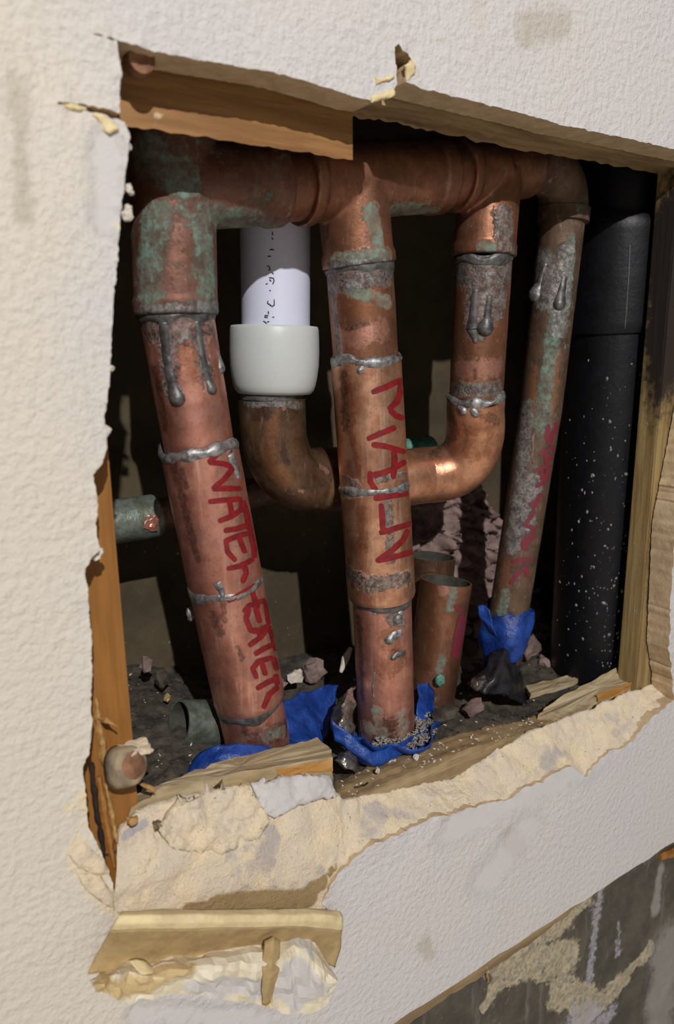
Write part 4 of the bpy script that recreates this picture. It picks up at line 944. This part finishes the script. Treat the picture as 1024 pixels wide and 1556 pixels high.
o = prism('raw_edge', [P(420, 1168, .0168), P(504, 1154, .0166), P(506, 1172, .0166), P(424, 1180, .0168)], [P(420, 1168, .0185), P(504, 1154, .0182), P(506, 1172, .0182), P(424, 1180, .0185)], M_['split_raw'], bd1, .0006, 6, 5); o['label'] = 'fresh orange broken edge'
o = prism('thin_lath', [P(800, 1042, 0.063), P(850, 1030, 0.063), P(888, 1020, 0.066), P(890, 1026, 0.058), P(850, 1042, 0.053), P(806, 1054, 0.054)], [p+np.array([0, 0, -.004]) for p in [P(800, 1042, 0.063), P(850, 1030, 0.063), P(888, 1020, 0.066), P(890, 1026, 0.058), P(850, 1042, 0.053), P(806, 1054, 0.054)]], M_['split'], None, .001, 2, 4); tag(o, 'thin dusty lath lying behind the pale splinter board', 'board')
def splinter(pts, wpx, label, mat=None):
    path = [P(*q) for q in pts]; r = [.72*x*px2m(path[0]) for x in wpx]; p, rr = dense(path, r, .0015); V, Fc = sweep_geo(p, rr, 6, True, .0008, 300.)
    o = mesh('wood_splinter', V, Fc, mat or M_['shaving'], None, False); tag(o, label, 'splinter'); return o
splinter([(146,1060,.012),(152,1110,.012),(158,1150,.011),(162,1170,.010)], [3, 7, 9, 3], 'long upright splinter above the round plug at the left jamb')
splinter([(150,1092,.010),(162,1094,.006),(178,1104,.004)], [3, 6, 1.5], 'flat pointed splinter sticking out beside the left stud')
splinter([(150,1180,.010),(158,1230,.009),(168,1290,.007),(174,1318,.006)], [5, 8, 7, 2], 'brown splinter hanging down the lower left jamb', M_['stud'])
splinter([(160,1190,.012),(170,1240,.011),(178,1282,.009)], [3, 7, 3], 'pale splinter right of the hanging jamb splinter')
splinter([(138,1160,.012),(146,1220,.012),(156,1290,.010),(162,1330,.008)], [5, 7, 5, 2], 'dark grey splinter in the gap at the lower left jamb', M_['dark'])
splinter([(212,1190,.010),(226,1196,.008),(238,1204,.008)], [2, 4, 1.5], 'short orange splinter under the round plug')
pg = empty('round_plug', tuple(P(192, 1215, .012)), 'round brown plug with a pale grey rim in the lower left corner', 'plug')
pc_ = P(204, 1163, -.002); axp = np.array([-.35, .85, -.40]); axp /= np.linalg.norm(axp)
V, Fc = sweep_geo([pc_+axp*x for x in (.0, .0006, .002, .006, .010)], [.0054, .0066, .0071, .0075, .0074], 40, True, .0012, 130.); o = mesh('rim', V, Fc, M_['rim'], pg)
V, Fc = sweep_geo([pc_-axp*.0006, pc_+axp*.001], [.0050, .0054], 40, True, .0008, 200.); mesh('face', V, Fc, M_['rust'], pg)
chunk('crumb_cap', P(204, 1137, .004), (.0058, .005, .0018), M_['gypsum'], pg, 4, -.05, .3, 3)

# ------------------------------------------------------------------ loose debris
def reg(x0, x1, y0, y1): return lambda r: (r.uniform(x0, x1), r.uniform(y0, y1))
o = heap('dirt_crumbs', reg(.08, .46, .035, .175), 900, .0016, M_['dirt'], None, 11); tag(o, 'dark dirt crumbs scattered over the cavity floor', 'debris', None, 'stuff')
o = heap('plaster_crumbs', reg(.09, .45, .03, .175), 170, .0011, M_['chip'], None, 12); tag(o, 'tiny pale plaster crumbs scattered over the cavity floor', 'debris', None, 'stuff')
o = heap('sill_dust', reg(.18, .47, .0175, .034), 260, .0009, M_['chip'], None, 13, 0, lambda x, y: -.2230-.0125*float(sstep(.25, .37, x))); tag(o, 'fine plaster dust along the sill plate', 'debris', None, 'stuff')
for i, (x, y, Y, s, asp, mt, lb_) in enumerate([(448, 1028, .125, 13, .7, 'chip', 'white plaster lump behind the left drop tape'), (476, 1018, .135, 17, .9, 'rubble', 'grey rubble lump beside the middle drop shadow'), (424, 1040, .115, 11, .7, 'rubble', 'small brown rubble lump touching the left drop'),
      (254, 1060, .12, 6, .6, 'paper', 'tiny tan square chip in the dirt'), (222, 1010, .14, 12, .7, 'rubble', 'rubble lump beside the stud foot'), (245, 1030, .135, 13, .7, 'dirt', 'dark dirt clod right of the stud foot'),
      (826, 1012, .09, 16, .6, 'rubble', 'rounded tan rubble lump below the drain pipe'), (805, 985, .10, 14, 1.2, 'rubble', 'upright grey rubble lump between thin pipe and drain pipe'), (735, 960, .12, 18, .9, 'rubble', 'grey rubble lump left of the thin pipe tape'), (712, 985, .11, 15, .7, 'dirt', 'dirt clod behind the front copper stub'),
      (202, 1247, .004, 8, .8, 'shaving', 'small yellow wood chip on the gypsum below the plug'), (676, 1085, .045, 20, .45, 'dirt', 'flat dirt clod right of the tape cup'), (720, 1075, .05, 16, .4, 'rubble', 'flat grey clod before the black plastic scrap'), (632, 1150, .026, 5, .8, 'chip', 'white crumb on the sill before the tape cup'), (574, 1171, .024, 4, .8, 'chip', 'white crumb below the tape cup corner')]):
    p = P(x, y, Y); s_ = s*px2m(p); o = chunk('rubble_lump' if s > 9 else 'small_chip', p, (s_, s_*.8, s_*asp), M_[mt], None, i+2, i*.3, .3, 2); tag(o, lb_, 'debris')
    if Y > .03:
        zf = floor_z(p[0], p[1]); zmin = verts(o)[:, 2].min()
        if zmin > zf: setverts(o, verts(o)+np.array([0, 0, 0]))

# ------------------------------------------------------------------ foundation below the drywall
nx, nz_ = 150, 100; V = []
for j in range(nz_):
    for i in range(nx):
        x, z = .12+.5*i/(nx-1), -.353-.267*j/(nz_-1); q = np.array([x, .0055, z]); V.append(q+np.array([0, .0016*fbm(q, 50)+.0006*fbm(q, 220, 3), 0]))
k0 = len(V); V += [(-.35, .0055, -.353), (.12, .0055, -.353), (.12, .0055, -.62), (-.35, .0055, -.62), (.62, .0055, -.353), (.95, .0055, -.353), (.95, .0055, -.62), (.62, .0055, -.62)]
Fc = [(j*nx+i, (j+1)*nx+i, (j+1)*nx+i+1, j*nx+i+1) for j in range(nz_-1) for i in range(nx-1)]+[(k0, k0+1, k0+2, k0+3), (k0+4, k0+5, k0+6, k0+7)]
fd = mesh('wall_lower', V, Fc, M_['concrete']); recalc(fd); tag(fd, 'stained dark concrete foundation below the drywall', 'wall', None, 'structure')
paint(fd, 'mortar', [(34, [(775, 1440), (850, 1400), (880, 1370)]), (36, [(770, 1470), (860, 1460)]), (28, [(850, 1500), (900, 1530), (880, 1556)]), (14, [(930, 1500), (985, 1445)]), (16, [(900, 1540), (950, 1490)]), (10, [(735, 1530), (755, 1500)])])
paint(fd, 'pale', [(8, [(912, 1350), (906, 1400), (900, 1440), (896, 1490)]), (22, [(870, 1550), (920, 1545)]), (5, [(940, 1400), (938, 1450)])]); paint(fd, 'grey', [(40, [(1015, 1440), (1000, 1570)]), (10, [(1004, 1320), (996, 1380)])])
V = []; n = 200
for i in range(n):
    x = .1+.5*i/(n-1); d = .0010*fbm((x, 0, 0), 90); k_ = 1-2.6*float(sstep(.30, .38, x))
    V += [(x, .0016+d*.5, -.3535), (x, .0010+d*.5, -.3600-.0030*k_+1.2*d), (x, .0045, -.3622-.0036*k_+d), (x, .0090, -.3600)]
Fc = [(i*4+k, i*4+k+1, (i+1)*4+k+1, (i+1)*4+k) for i in range(n-1) for k in range(3)]
o = mesh('trim_2', V, Fc, M_['sill']); recalc(o); tag(o, 'tan mortar bead under the bottom edge of the drywall', 'trim', None, 'structure')
splinter([(736,1452,.004),(738,1470,.002),(742,1492,.003)], [3, 3, 1.5], 'thin orange splinter hanging below the drywall bottom edge')
splinter([(1002,1302,.004),(1020,1296,.003),(1040,1280,.003)], [7, 9, 6], 'frayed brown splinter under the far right drywall edge', M_['stud'])

# unseen room floor in front of the wall, added to bounce light up
o = box('floor', (-1.4, -2.4, -.66), (1.7, .0055, -.62), M_['bouncefloor'], None, 0, bev=.001); tag(o, 'unseen pale floor added in front of the wall to bounce light up', 'floor', None, 'structure')
